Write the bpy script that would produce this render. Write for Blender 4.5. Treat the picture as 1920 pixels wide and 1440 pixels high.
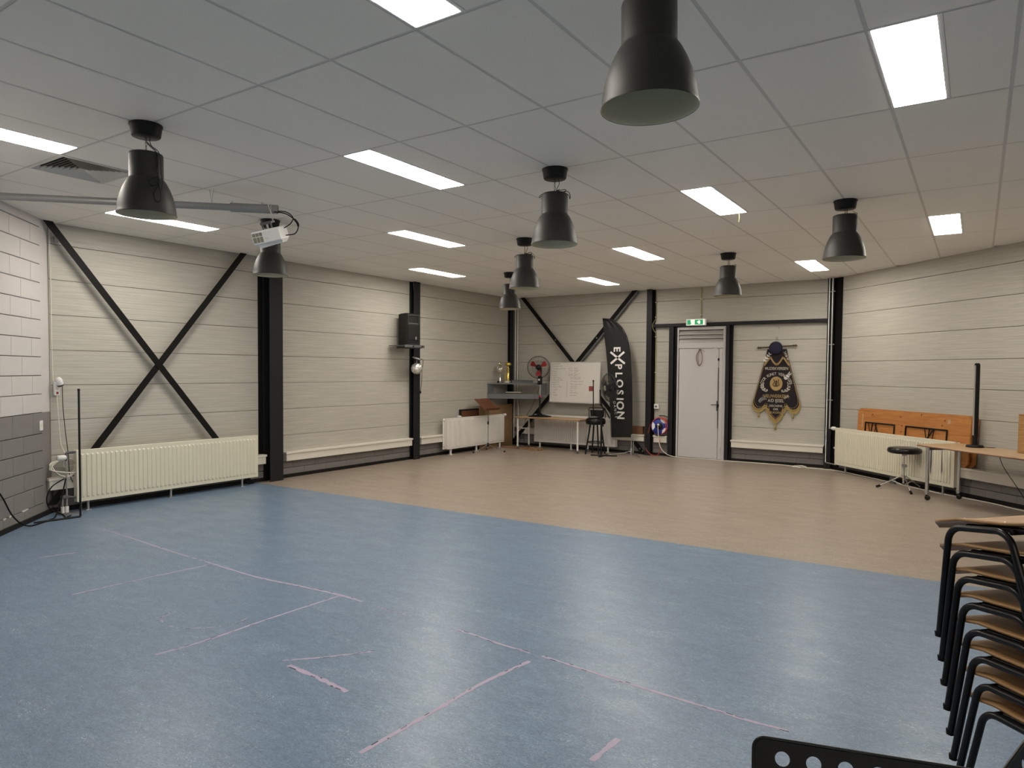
import bpy, bmesh, math, random
from mathutils import Vector, Matrix, Euler
random.seed(7)
R = math.radians
SC = bpy.context.scene
for o in list(bpy.data.objects): bpy.data.objects.remove(o)
COL = SC.collection

# ------------------------------------------------------------------ camera, world, exposure
CEIL = 3.294                       # ceiling height (m)
XL, YB = -4.633, 10.7205           # left wall plane, back wall plane
CR = 12.712                        # right wall runs at 45 degrees: X + Y = CR
CN = -3.53                         # near block wall runs parallel to it: X + Y = CN
cam_d = bpy.data.cameras.new('camera'); cam = bpy.data.objects.new('camera', cam_d); COL.objects.link(cam)
_y, _p, _r = -0.5985, -0.0365, 0.0071
_f = Vector((math.sin(_y)*math.cos(_p), math.cos(_y)*math.cos(_p), math.sin(_p)))
_rt = Vector((math.cos(_y), -math.sin(_y), 0)); _up = _rt.cross(_f)
_r2 = _rt*math.cos(_r) + _up*math.sin(_r); _u2 = -_rt*math.sin(_r) + _up*math.cos(_r)
m = Matrix.Identity(4)
for i in range(3):
    m[i][0] = _r2[i]; m[i][1] = _u2[i]; m[i][2] = -_f[i]
m[0][3], m[1][3], m[2][3] = 4.0863, -2.6215, 1.6465
cam.matrix_world = m
cam_d.sensor_width = 36; cam_d.lens = 1317.27*36/1920
cam_d.shift_x = (960-935.02)/1920; cam_d.shift_y = (744.79-720)/1920
cam_d.clip_start = .05; cam_d.clip_end = 100
SC.camera = cam
w = bpy.data.worlds.new('world'); SC.world = w; w.use_nodes = True
w.node_tree.nodes['Background'].inputs[0].default_value = (.5, .48, .45, 1)
w.node_tree.nodes['Background'].inputs[1].default_value = .02
SC.view_settings.view_transform = 'Standard'; SC.view_settings.look = 'None'
SC.view_settings.gamma = 1; SC.view_settings.use_curve_mapping = False
SC.view_settings.exposure = 0.0
LAMP_POWER = 37.5                   # radiance of the ceiling light panels
LAMP_COLOR = (1.0, .93, .82)

# ------------------------------------------------------------------ materials
M = {}
def nt(name):
    m = bpy.data.materials.new(name); m.use_nodes = True
    return m, m.node_tree, m.node_tree.nodes['Principled BSDF']
def mat(name, col, rough=.6, metal=0, var=.06, scale=12, bump=0, bscale=200, spec=.5, stretch=(1, 1, 1), coat=0):
    m, t, b = nt(name); n, l = t.nodes, t.links
    tc = n.new('ShaderNodeTexCoord'); mp = n.new('ShaderNodeMapping'); mp.inputs['Scale'].default_value = stretch
    l.new(tc.outputs['Object'], mp.inputs[0])
    nz = n.new('ShaderNodeTexNoise'); nz.inputs['Scale'].default_value = scale; nz.inputs['Detail'].default_value = 4
    l.new(mp.outputs[0], nz.inputs['Vector'])
    mx = n.new('ShaderNodeMix'); mx.data_type = 'RGBA'
    mx.inputs['A'].default_value = (*[c*(1-var) for c in col], 1); mx.inputs['B'].default_value = (*[min(1, c*(1+var)) for c in col], 1)
    l.new(nz.outputs['Fac'], mx.inputs['Factor']); l.new(mx.outputs['Result'], b.inputs['Base Color'])
    b.inputs['Roughness'].default_value = rough; b.inputs['Metallic'].default_value = metal
    b.inputs['Specular IOR Level'].default_value = spec; b.inputs['Coat Weight'].default_value = coat
    if bump:
        n2 = n.new('ShaderNodeTexNoise'); n2.inputs['Scale'].default_value = bscale; n2.inputs['Detail'].default_value = 3
        l.new(mp.outputs[0], n2.inputs['Vector'])
        bp = n.new('ShaderNodeBump'); bp.inputs['Strength'].default_value = bump; bp.inputs['Distance'].default_value = .01
        l.new(n2.outputs['Fac'], bp.inputs['Height']); l.new(bp.outputs[0], b.inputs['Normal'])
    M[name] = m; return m
def emis(name, col, s):
    m, t, b = nt(name)
    b.inputs['Base Color'].default_value = (*[c*.25 for c in col], 1)
    b.inputs['Emission Color'].default_value = (*col, 1); b.inputs['Emission Strength'].default_value = s
    M[name] = m
def lino(name, base, dark, light):
    """marbled linoleum: broad clouds, fine flecks and pale worm-like veins, a dull wax gloss"""
    m, t, b = nt(name); n, l = t.nodes, t.links
    tc = n.new('ShaderNodeTexCoord'); mp = n.new('ShaderNodeMapping'); mp.inputs['Scale'].default_value = (1, 2.2, 1); mp.inputs['Rotation'].default_value = (0, 0, R(-12))
    l.new(tc.outputs['Object'], mp.inputs[0])
    def noise(sc, det, dis=0, src=mp):
        z = n.new('ShaderNodeTexNoise'); z.inputs['Scale'].default_value = sc; z.inputs['Detail'].default_value = det; z.inputs['Distortion'].default_value = dis
        l.new(src.outputs[0], z.inputs['Vector']); return z
    def ramp(src, a, c0, e, c1):
        r = n.new('ShaderNodeValToRGB'); r.color_ramp.elements[0].position = a; r.color_ramp.elements[0].color = c0
        r.color_ramp.elements[1].position = e; r.color_ramp.elements[1].color = c1; l.new(src.outputs['Fac'], r.inputs[0]); return r
    def mix(a, bb, fac):
        x = n.new('ShaderNodeMix'); x.data_type = 'RGBA'
        for s, v in (('A', a), ('B', bb), ('Factor', fac)):
            if isinstance(v, (tuple, float)): x.inputs[s].default_value = v
            else: l.new(v, x.inputs[s])
        return x.outputs['Result']
    big = ramp(noise(1.1, 3, .5), .3, (0, 0, 0, 1), .7, (1, 1, 1, 1))
    fine = ramp(noise(48, 6, 1.5), .40, (0, 0, 0, 1), .62, (1, 1, 1, 1))
    mid = ramp(noise(9, 5, 1.0), .38, (0, 0, 0, 1), .62, (1, 1, 1, 1))
    c = mix(tuple(x*.88 for x in dark)+(1,), tuple(x*1.08 for x in base)+(1,), fine.outputs[0])
    c = mix(mix(c, tuple(x*.80 for x in base)+(1,), .45), mix(c, tuple(x*1.12 for x in base)+(1,), .35), mid.outputs[0])
    c = mix(c, (*base, 1), big.outputs[0]) if False else c
    vein = ramp(noise(38, 6, 2.5), .61, (0, 0, 0, 1), .70, (.85, .85, .85, 1))
    c = mix(c, (*light, 1), vein.outputs[0])
    cl_ = ramp(noise(2.3, 3, .3), .56, (0, 0, 0, 1), .66, (.8, .8, .8, 1)); vv = ramp(noise(30, 8, 4.5), .60, (0, 0, 0, 1), .64, (1, 1, 1, 1))
    mm = n.new('ShaderNodeMath'); mm.operation = 'MULTIPLY'; l.new(cl_.outputs[0], mm.inputs[0]); l.new(vv.outputs[0], mm.inputs[1])
    c = mix(c, tuple(min(1, x*1.45) for x in light)+(1,), mm.outputs[0])
    dk = ramp(noise(52, 5, 3.0), .33, (.9, .9, .9, 1), .40, (0, 0, 0, 1))
    c = mix(c, tuple(x*.45 for x in dark)+(1,), dk.outputs[0])
    l.new(c, b.inputs['Base Color'])
    rr = ramp(noise(2.5, 4, .4), .2, (.27, .27, .27, 1), .8, (.40, .40, .40, 1)); l.new(rr.outputs[0], b.inputs['Roughness'])
    bp = n.new('ShaderNodeBump'); bp.inputs['Strength'].default_value = .10; bp.inputs['Distance'].default_value = .004
    l.new(noise(60, 3, 0).outputs['Fac'], bp.inputs['Height']); l.new(bp.outputs[0], b.inputs['Normal'])
    b.inputs['Specular IOR Level'].default_value = .36
    M[name] = m
def wood(name, a, bcol, sc=4, rough=.5, axis=(1, 12, 12)):
    m, t, b = nt(name); n, l = t.nodes, t.links
    tc = n.new('ShaderNodeTexCoord'); mp = n.new('ShaderNodeMapping'); mp.inputs['Scale'].default_value = axis
    l.new(tc.outputs['Object'], mp.inputs[0])
    z = n.new('ShaderNodeTexNoise'); z.inputs['Scale'].default_value = sc; z.inputs['Detail'].default_value = 6; z.inputs['Distortion'].default_value = 1.2
    l.new(mp.outputs[0], z.inputs['Vector'])
    r = n.new('ShaderNodeValToRGB'); r.color_ramp.elements[0].position = .3; r.color_ramp.elements[0].color = (*a, 1)
    r.color_ramp.elements[1].position = .7; r.color_ramp.elements[1].color = (*bcol, 1)
    l.new(z.outputs['Fac'], r.inputs[0]); l.new(r.outputs[0], b.inputs['Base Color']); b.inputs['Roughness'].default_value = rough
    M[name] = m
def panelmat(name, col):
    """painted steel wall panel: grey-beige with faint horizontal wear streaks"""
    m, t, b = nt(name); n, l = t.nodes, t.links
    tc = n.new('ShaderNodeTexCoord'); mp = n.new('ShaderNodeMapping'); mp.inputs['Scale'].default_value = (1.3, 1.3, 42)
    l.new(tc.outputs['Object'], mp.inputs[0])
    z = n.new('ShaderNodeTexNoise'); z.inputs['Scale'].default_value = 1.6; z.inputs['Detail'].default_value = 5; l.new(mp.outputs[0], z.inputs['Vector'])
    r = n.new('ShaderNodeValToRGB'); r.color_ramp.elements[0].position = .3; r.color_ramp.elements[0].color = (*[c*.86 for c in col], 1)
    r.color_ramp.elements[1].position = .72; r.color_ramp.elements[1].color = (*[min(1, c*1.08) for c in col], 1)
    l.new(z.outputs['Fac'], r.inputs[0]); l.new(r.outputs[0], b.inputs['Base Color']); b.inputs['Roughness'].default_value = .48
    bp = n.new('ShaderNodeBump'); bp.inputs['Strength'].default_value = .12; bp.inputs['Distance'].default_value = .004
    l.new(z.outputs['Fac'], bp.inputs['Height']); l.new(bp.outputs[0], b.inputs['Normal']); M[name] = m

mat('tile', (.95, .91, .825), .5, var=.015, scale=3); _b = M['tile'].node_tree.nodes['Principled BSDF']; _b.inputs['Sheen Weight'].default_value = 1.0; _b.inputs['Sheen Roughness'].default_value = .35
mat('tbar', (.72, .69, .63), .6, var=.03)
panelmat('panel', (.465, .443, .392))
mat('wallback', (.13, .12, .11), .9)
mat('whiteblock', (.59, .56, .55), .75, var=.035, scale=9, bump=.3, bscale=90)
mat('greyblock', (.215, .20, .195), .8, var=.08, scale=9, bump=.35, bscale=90)
mat('mortar', (.20, .19, .18), .9)
mat('mortarw', (.40, .38, .36), .9)
mat('sill', (.68, .65, .58), .45, var=.03)
mat('skirting', (.008, .007, .006), .55, spec=.25)
mat('steel', (.013, .0135, .0155), .5, var=.12, scale=5, spec=.25)
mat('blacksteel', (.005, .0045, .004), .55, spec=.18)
lino('blue', (.170, .240, .338), (.114, .172, .257), (.37, .43, .475))
lino('beige', (.350, .292, .240), (.250, .200, .157), (.55, .49, .42))
mat('slab', (.3, .3, .3), .9)
mat('lampgrey', (.024, .0228, .0215), .52, var=.05, spec=.4)
mat('lampin', (.60, .57, .42), .6)
mat('blackp', (.006, .006, .006), .5, spec=.3)
mat('rubber', (.006, .006, .006), .7, spec=.2)
mat('chrome', (.62, .62, .62), .22, metal=1)
mat('galv', (.48, .48, .47), .38, metal=.85, var=.1, scale=8)
mat('greypipe', (.30, .30, .30), .42, metal=.35)
mat('white', (.74, .73, .70), .45, var=.02)
mat('whitep', (.78, .775, .76), .4, var=.01)
mat('cream', (.70, .67, .545), .42, var=.02)
mat('radwhite', (.72, .69, .66), .42, var=.02)
mat('grille', (.22, .22, .17), .7)
mat('doorgrey', (.54, .52, .53), .5, var=.02)
mat('aluminium', (.60, .59, .57), .35, metal=.7)
mat('boardwhite', (.66, .63, .60), .3, var=.03, scale=3)
mat('ink', (.12, .11, .11), .8)
mat('cable_w', (.74, .70, .62), .5)
mat('cable_r', (.45, .06, .045), .5)
mat('cable_g', (.42, .40, .18), .6)
mat('reelblue', (.02, .04, .30), .35)
mat('red', (.30, .018, .022), .4)
mat('redpic', (.28, .05, .05), .5, var=.9, scale=60)
mat('velvet', (.010, .006, .008), .9, var=.3)
mat('navy', (.010, .010, .032), .85)
mat('gold', (.40, .28, .12), .55, metal=.3, var=.35, scale=60)
mat('goldfringe', (.34, .25, .085), .8, var=.35, scale=90)
mat('silverthread', (.50, .46, .40), .7, var=.2, scale=60)
mat('brassrod', (.09, .06, .03), .4, metal=.6)
mat('goldmetal', (.80, .62, .16), .22, metal=1)
mat('silver', (.80, .78, .74), .18, metal=1)
mat('mirror', (.86, .86, .82), .3, metal=.75)
mat('flag', (.013, .0125, .013), .6, var=.1, spec=.3)
mat('flagwhite', (.72, .71, .70), .7)
mat('shelfgrey', (.135, .140, .145), .5)
mat('paper', (.58, .56, .50), .7)
mat('bookdark', (.09, .09, .08), .7)
wood('osb', (.17, .095, .04), (.42, .27, .14), 14, .75, (3, 3, 5))
wood('beech', (.42, .28, .155), (.52, .365, .215), 3, .42, (1, 14, 14))
wood('ply', (.30, .155, .055), (.44, .25, .10), 3, .38, (1, 14, 14))
wood('brownwood', (.10, .035, .015), (.17, .062, .026), 3, .4, (1, 14, 14))
wood('pine', (.36, .135, .035), (.52, .225, .065), 2.5, .42, (1, 10, 10))
wood('pallet', (.19, .10, .05), (.33, .19, .10), 5, .7, (1, 10, 10))
mat('cardboard', (.16, .075, .035), .7)
mat('exitgreen', (.0, .25, .10), .5)
emis('exitgreen_lit', (.02, .55, .22), .5)
emis('exitwhite_lit', (.95, 1.0, .80), .95)
emis('lightpanel', LAMP_COLOR, LAMP_POWER)
mat('tape', (.365, .315, .425), .6, var=.15, scale=30)
mat('tapedark', (.035, .035, .055), .8)
mat('knot', (.12, .035, .012), .6)
mat('leather', (.0045, .0042, .0042), .3, spec=.35)
mat('chip', (.66, .64, .60), .8)
mat('ventdark', (.02, .018, .016), .9)
mat('blackmesh', (.009, .009, .009), .55, bump=.3, bscale=500, spec=.3)
mat('greydark', (.10, .10, .105), .5)
mat('fanblack', (.022, .022, .023), .32)

# ------------------------------------------------------------------ mesh helpers
class MB:
    def __init__(s): s.v = []; s.f = []; s.sm = []
    def add(s, vs, fs, smooth=False, X=None):
        k = len(s.v)
        s.v += [tuple(X @ Vector(p)) if X else tuple(p) for p in vs]
        s.f += [tuple(i+k for i in f) for f in fs]; s.sm += [smooth]*len(fs); return s
    def bx(s, x0, x1, y0, y1, z0, z1, X=None):
        vs = [(x, y, z) for z in (z0, z1) for y in (y0, y1) for x in (x0, x1)]
        return s.add(vs, [(0, 2, 3, 1), (4, 5, 7, 6), (0, 1, 5, 4), (2, 6, 7, 3), (0, 4, 6, 2), (1, 3, 7, 5)], False, X)
    def cbox(s, x0, x1, y0, y1, z0, z1, c=.004, seg=1, X=None, smooth=False):
        b = bmesh.new(); bmesh.ops.create_cube(b, size=1)
        for v in b.verts: v.co = Vector(((x0+x1)/2+v.co.x*(x1-x0), (y0+y1)/2+v.co.y*(y1-y0), (z0+z1)/2+v.co.z*(z1-z0)))
        bmesh.ops.bevel(b, geom=list(b.edges), offset=c, segments=seg, affect='EDGES', profile=.5)
        b.verts.index_update(); s.add([v.co.copy() for v in b.verts], [tuple(v.index for v in f.verts) for f in b.faces], smooth, X); b.free(); return s
    def tube(s, pts, r, n=8, closed=False, caps=True, X=None, smooth=True):
        pts = [Vector(p) for p in pts]; N = len(pts); rs = r if isinstance(r, (list, tuple)) else [r]*N
        vs = []; ref = None
        for i, p in enumerate(pts):
            a = pts[(i-1) % N] if (closed or i > 0) else p; b = pts[(i+1) % N] if (closed or i < N-1) else p
            d = (b-a)
            d = d.normalized() if d.length > 1e-9 else Vector((0, 0, 1))
            if ref is None: ref = Vector((0, 0, 1)) if abs(d.z) < .9 else Vector((1, 0, 0))
            u = ref - d*ref.dot(d)
            if u.length < 1e-5: u = d.orthogonal()
            u.normalize(); ref = u; w = d.cross(u)
            for k in range(n):
                t = 2*math.pi*k/n; vs.append(p + (u*math.cos(t)+w*math.sin(t))*rs[i])
        fs = []
        for i in range(N if closed else N-1):
            j = (i+1) % N
            for k in range(n): fs.append((i*n+k, i*n+(k+1) % n, j*n+(k+1) % n, j*n+k))
        s.add(vs, fs, smooth, X)
        if caps and not closed:
            s.add(vs[:n], [tuple(reversed(range(n)))], False, X); s.add(vs[-n:], [tuple(range(n))], False, X)
        return s
    def lathe(s, prof, n=32, X=None, smooth=True):
        vs = []; fs = []
        for r, z in prof:
            for k in range(n):
                t = 2*math.pi*k/n; vs.append((r*math.cos(t), r*math.sin(t), z))
        for i in range(len(prof)-1):
            for k in range(n): fs.append((i*n+k, i*n+(k+1) % n, (i+1)*n+(k+1) % n, (i+1)*n+k))
        s.add(vs, fs, smooth, X)
        if prof[0][0] > 1e-4: s.add(vs[:n], [tuple(reversed(range(n)))], False, X)
        if prof[-1][0] > 1e-4: s.add(vs[-n:], [tuple(range(n))], False, X)
        return s
    def shell(s, prof, n=40, X=None):     # lathe without caps
        k0 = len(s.v); vs = []; fs = []
        for r, z in prof:
            for k in range(n):
                t = 2*math.pi*k/n; vs.append((r*math.cos(t), r*math.sin(t), z))
        for i in range(len(prof)-1):
            for k in range(n): fs.append((i*n+k, i*n+(k+1) % n, (i+1)*n+(k+1) % n, (i+1)*n+k))
        return s.add(vs, fs, True, X)
    def prism(s, poly, a, b, X=None, plane='xy'):
        """extrude a 2D polygon; plane 'xy' along z, 'xz' along y, 'yz' along x"""
        n = len(poly)
        def P(p, t): return (p[0], p[1], t) if plane == 'xy' else ((p[0], t, p[1]) if plane == 'xz' else (t, p[0], p[1]))
        vs = [P(p, a) for p in poly]+[P(p, b) for p in poly]
        fs = [tuple(reversed(range(n))), tuple(range(n, 2*n))]+[(i, (i+1) % n, n+(i+1) % n, n+i) for i in range(n)]
        return s.add(vs, fs, False, X)
    def build(s, name, m, parent=None, loc=None, rot=None):
        me = bpy.data.meshes.new(name); me.from_pydata(s.v, [], s.f)
        b = bmesh.new(); b.from_mesh(me); bmesh.ops.recalc_face_normals(b, faces=b.faces); b.to_mesh(me); b.free()
        for p, q in zip(me.polygons, s.sm): p.use_smooth = q
        me.materials.append(M[m] if isinstance(m, str) else m)
        o = bpy.data.objects.new(name, me); COL.objects.link(o)
        if parent: o.parent = parent
        if loc: o.location = loc
        if rot: o.rotation_euler = rot
        return o
def tag(o, label, cat, group=None):
    o['label'] = label; o['category'] = cat
    if group: o['group'] = group
    return o
def struct(o, label=None):
    o['kind'] = 'structure'
    if label: o['label'] = label
    return o
def thing(name, label, cat, loc=(0, 0, 0), rz=0, group=None):
    o = bpy.data.objects.new(name, None); COL.objects.link(o); o.empty_display_size = .1
    o.location = loc; o.rotation_euler = (0, 0, rz); return tag(o, label, cat, group)
def part(name, me_or_mb, m, parent): return me_or_mb.build(name, m, parent)
def share(name, mesh, parent, loc=(0, 0, 0), rot=(0, 0, 0)):
    o = bpy.data.objects.new(name, mesh); COL.objects.link(o); o.parent = parent; o.location = loc; o.rotation_euler = rot; return o
def T(x=0, y=0, z=0, rx=0, ry=0, rz=0): return Matrix.Translation((x, y, z)) @ Euler((rx, ry, rz)).to_matrix().to_4x4()
def smoothpath(pts, k=6):
    """Catmull-Rom through points"""
    P = [Vector(p) for p in pts]; P = [P[0]*2-P[1]]+P+[P[-1]*2-P[-2]]; out = []
    for i in range(1, len(P)-2):
        for j in range(k):
            t = j/k; a, b, c, d = P[i-1:i+3]
            out.append(.5*((2*b)+(c-a)*t+(2*a-5*b+4*c-d)*t*t+(3*b-a-3*c+d)*t**3))
    return out+[P[-2]]
_txt = {}
def textmesh(s, size=1.0, off=0.0, ext=.0):
    key = (s, off)
    if key not in _txt:
        cu = bpy.data.curves.new('t', 'FONT'); cu.body = s; cu.align_x = 'CENTER'; cu.align_y = 'CENTER'; cu.offset = off; cu.resolution_u = 3
        o = bpy.data.objects.new('t', cu); COL.objects.link(o)
        dg = bpy.context.evaluated_depsgraph_get(); me = bpy.data.meshes.new_from_object(o.evaluated_get(dg))
        _txt[key] = ([v.co.copy() for v in me.vertices], [tuple(p.vertices) for p in me.polygons])
        bpy.data.objects.remove(o); bpy.data.curves.remove(cu); bpy.data.meshes.remove(me)
    vs, fs = _txt[key]
    return [v*size for v in vs], fs
def addtext(mb, s, size, X, off=.012, sx=1.0):
    vs, fs = textmesh(s, size, off); mb.add([(v.x*sx, v.y, 0) for v in vs], fs, False, X)
def clip(poly, a, b, c):
    """keep a*x+b*y<=c"""
    out = []
    for i in range(len(poly)):
        p, q = poly[i], poly[(i+1) % len(poly)]; dp, dq = a*p[0]+b*p[1]-c, a*q[0]+b*q[1]-c
        if dp <= 0: out.append(p)
        if dp*dq < 0:
            t = dp/(dp-dq); out.append((p[0]+(q[0]-p[0])*t, p[1]+(q[1]-p[1])*t))
    return out
def area(p): return abs(sum(p[i][0]*p[(i+1) % len(p)][1]-p[(i+1) % len(p)][0]*p[i][1] for i in range(len(p))))/2

# wall frames: local x along the wall, local y INTO the wall, z up
S2 = 2**.5
W0 = (XL, CN-XL); BR = (CR-YB, YB)
WALL = {'left': ((XL, 0, 0), R(90)), 'back': ((0, YB, 0), 0), 'right': ((BR[0], BR[1], 0), R(-45)), 'near': ((W0[0], W0[1], 0), R(135))}
def wmat(wl): loc, rz = WALL[wl]; return Matrix.Translation(loc) @ Matrix.Rotation(rz, 4, 'Z')
def wp(wl, x, y, z=0): return tuple(wmat(wl) @ Vector((x, y, z)))

# ------------------------------------------------------------------ room shell
XE = 12.3                                             # rear wall: X - Y = XE
ROOM = [W0, ((CN+XE)/2, (CN-XE)/2), ((CR+XE)/2, (CR-XE)/2), BR, (XL, YB)]
def roomclip(poly):
    for a, b, c in ((-1, 0, -XL), (0, 1, YB), (1, 1, CR), (-1, -1, -CN), (1, -1, XE)):
        poly = clip(poly, a, b, c)
        if len(poly) < 3: return []
    return poly
# floor
fl = MB(); fl.prism(ROOM, -.12, -.006); floor = struct(fl.build('floor', 'slab'))
k = .015; c0 = 3.815-k*XL                               # seam between the two floor coverings: y = k x + c0
part('blue_linoleum', MB().prism(clip(ROOM, -k, 1, c0), -.006, 0), 'blue', floor)
part('beige_linoleum', MB().prism(clip(ROOM, k, -1, -c0), -.006, 0), 'beige', floor)
# walls: a dark backing slab each; panels and blocks are separate pieces set on it
LEN = {'left': (W0[1], YB), 'back': (XL, BR[0]), 'right': (0, S2*(XE/2+CR/2-BR[0])), 'near': (-S2*((CN+XE)/2-XL), 0)}
walls = {}
for wl, nm in (('left', 'wall_left'), ('back', 'wall_back'), ('right', 'wall_right'), ('near', 'wall_near')):
    a, b = LEN[wl]; mb = MB()
    y0 = .03
    mb.bx(a-.25, b+.25, y0, y0+.2, 0, CEIL+.15)
    walls[wl] = struct(mb.build(nm, 'mortar' if wl == 'near' else 'wallback', None, WALL[wl][0], (0, 0, WALL[wl][1])))
rear = MB(); p, q = ROOM[1], ROOM[2]
d = Vector((q[0]-p[0], q[1]-p[1], 0)); Xr = Matrix.Translation((p[0], p[1], 0)) @ Matrix.Rotation(math.atan2(d.y, d.x), 4, 'Z')
rear.bx(-.2, d.length+.2, -.2, 0, 0, CEIL+.15, Xr); struct(rear.build('wall_rear', 'white'))

# horizontal wall panels (0.4 m courses, shallow lines rolled in)
ZS = [.39, .652, 1.055, 1.456, 1.856, 2.256, 2.656, 3.057, CEIL+.01]
def panelmesh(L, h):
    mb = MB(); g = .0024
    prof = [(.03, g), (.003, g), (0, g+.003)]; n = max(1, round(h/.0667)); st = h/n
    for i in range(1, n):
        z = i*st; prof += [(0, z-.005), (.0011, z-.002), (.0011, z+.002), (0, z+.005)]
    prof += [(0, h-g-.003), (.003, h-g), (.03, h-g)]
    k = len(prof); vs = [(x, y, z) for x in (.002, L-.002) for y, z in prof]
    fs = [(i, i+1, k+i+1, k+i) for i in range(k-1)]+[(k-1, 0, k, 2*k-1), tuple(range(k)), tuple(reversed(range(k, 2*k)))]
    return mb.add(vs, fs)
def panels(wl, x0, x1, zs=ZS, z0=None, z1=None):
    for a, b in zip(zs[:-1], zs[1:]):
        if z0 is not None and b <= z0+.01: continue
        if z1 is not None and a >= z1-.01: continue
        a2 = max(a, z0) if z0 is not None else a; b2 = min(b, z1) if z1 is not None else b
        o = panelmesh(x1-x0, b2-a2).build('wall_panel', 'panel', walls[wl]); o.location = (x0, 0, a2)
panels('left', W0[1], 4.10); panels('left', 4.10, 7.31); panels('left', 7.31, YB)
panels('back', XL, -1.30); panels('back', -1.30, -.86, z1=2.555); panels('back', .20, BR[0], z1=2.555); panels('back', -1.30, BR[0], z0=2.60)
panels('right', 0, 5.2); panels('right', 5.2, 10.2); panels('right', 10.2, LEN['right'][1])

# concrete blocks
def blockmesh(L, h, c=.004, dep=.03):
    g = .0035; x0, x1, z0, z1 = .0012, L-.0012, g, h-g
    vs = [(x0, dep, z0), (x1, dep, z0), (x1, dep, z1), (x0, dep, z1), (x0, c, z0), (x1, c, z0), (x1, c, z1), (x0, c, z1),
          (x0+.002, 0, z0+c), (x1-.002, 0, z0+c), (x1-.002, 0, z1-c), (x0+.002, 0, z1-c)]
    fs = [(3, 2, 1, 0)]+[(i, (i+1) % 4, 4+(i+1) % 4, 4+i) for i in range(4)]+[(4+i, 4+(i+1) % 4, 8+(i+1) % 4, 8+i) for i in range(4)]+[(8, 9, 10, 11)]
    return MB().add(vs, fs)
_bm = {}
def block(wl, x, L, z, h, m):
    key = (round(L, 3), round(h, 3), m)
    if key not in _bm:
        o = blockmesh(L, h).build('block', m, walls[wl]); _bm[key] = o.data; o.location = (x, 0, z)
    else: share('block', _bm[key], walls[wl], (x, 0, z))
# plinth below the sills
def plinth(wl, x0, x1, off=0.0):
    for zi, (a, b) in enumerate(((0.0, .147), (.147, .30))):
        x = math.floor(x0/.447)*.447 + (.2235 if zi else 0) + off
        if x > x0: x -= .447
        while x < x1:
            xa, xb = max(x, x0), min(x+.447, x1)
            if xb-xa > .03: block(wl, xa, xb-xa, a, b-a, 'greyblock')
            x += .447
plinth('left', W0[1]+.02, YB, .28); plinth('back', XL, -.86); plinth('back', .20, BR[0], .1); plinth('right', 0, 6.5)
# near wall: painted blocks, grey below, white above
zc = [0, .147, .343, .538, .733, .925, 1.157]+[1.157+.2045*i for i in range(1, 11)]; zc = [z for z in zc if z < CEIL-.02]+[CEIL+.01]
nb = 0
for i, (a, b) in enumerate(zip(zc[:-1], zc[1:])):
    m_ = 'greyblock' if b <= 1.16 else 'whiteblock'
    x = -.205-(.2235 if i % 2 else 0)
    first = True; xr = -.205
    while xr > -7.6:
        xl = x if first and i % 2 else xr-.447
        if first and i % 2: xl = xr-.2235
        block('near', xl, xr-xl, a, b-a, m_); first = False; xr = xl; nb += 1
LX = LEN['near'][0]
part('plain_wall_face', MB().bx(LX, -7.62, .004, .03, 1.157, CEIL+.01), 'whiteblock', walls['near'])
part('plain_wall_base', MB().bx(LX, -7.62, .004, .03, 0, 1.157), 'greyblock', walls['near'])
part('corner_strip', MB().bx(-.198, .03, .006, .03, 1.157, CEIL+.01), 'whiteblock', walls['near'])
part('corner_strip', MB().bx(-.198, .03, .006, .03, 0, 1.157), 'greyblock', walls['near'])
# chipped paint on the near wall
for x, z, L in ((-.72, .152, .16), (-.98, .15, .05), (-1.1, .147, .07)):
    part('paint_chip', MB().prism([(x, z), (x+L*.3, z-.018), (x+L, z-.006), (x+L*.8, z+.006), (x+L*.2, z+.004)], -.0012, .01, plane='xz'), 'chip', walls['near'])
# window-sill style ledges along the walls, skirting
tn = 0
def ledge(wl, x0, x1, dep=.125):
    global tn; tn += 1
    mb = MB(); mb.cbox(x0, x1, -dep, .02, .375, .405, .003); mb.cbox(x0+.012, x1-.012, -dep+.014, .02, .268, .376, .002)
    struct(mb.build('trim_%d' % tn, 'sill', None, WALL[wl][0], (0, 0, WALL[wl][1])), 'cream ledge capping the block plinth')
ledge('left', W0[1]-.08, 3.96); ledge('left', 4.31, 7.19); ledge('left', 7.43, 9.28)
ledge('back', XL+.2, -1.40); ledge('back', -1.22, -.93); ledge('back', .30, 1.90); ledge('right', .25, 7)
def skirt(nm, wl, segs):
    mb = MB()
    for a, b in segs: mb.cbox(a, b, -.022, .0, 0, .052, .003)
    struct(mb.build(nm, 'skirting', None, WALL[wl][0], (0, 0, WALL[wl][1])))
skirt('baseboard_left', 'left', [(W0[1], YB)]); skirt('baseboard_back', 'back', [(XL, -.92), (.27, BR[0])])
skirt('baseboard_right', 'right', [(0, LEN['right'][1])]); skirt('baseboard_near', 'near', [LEN['near']])

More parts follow.
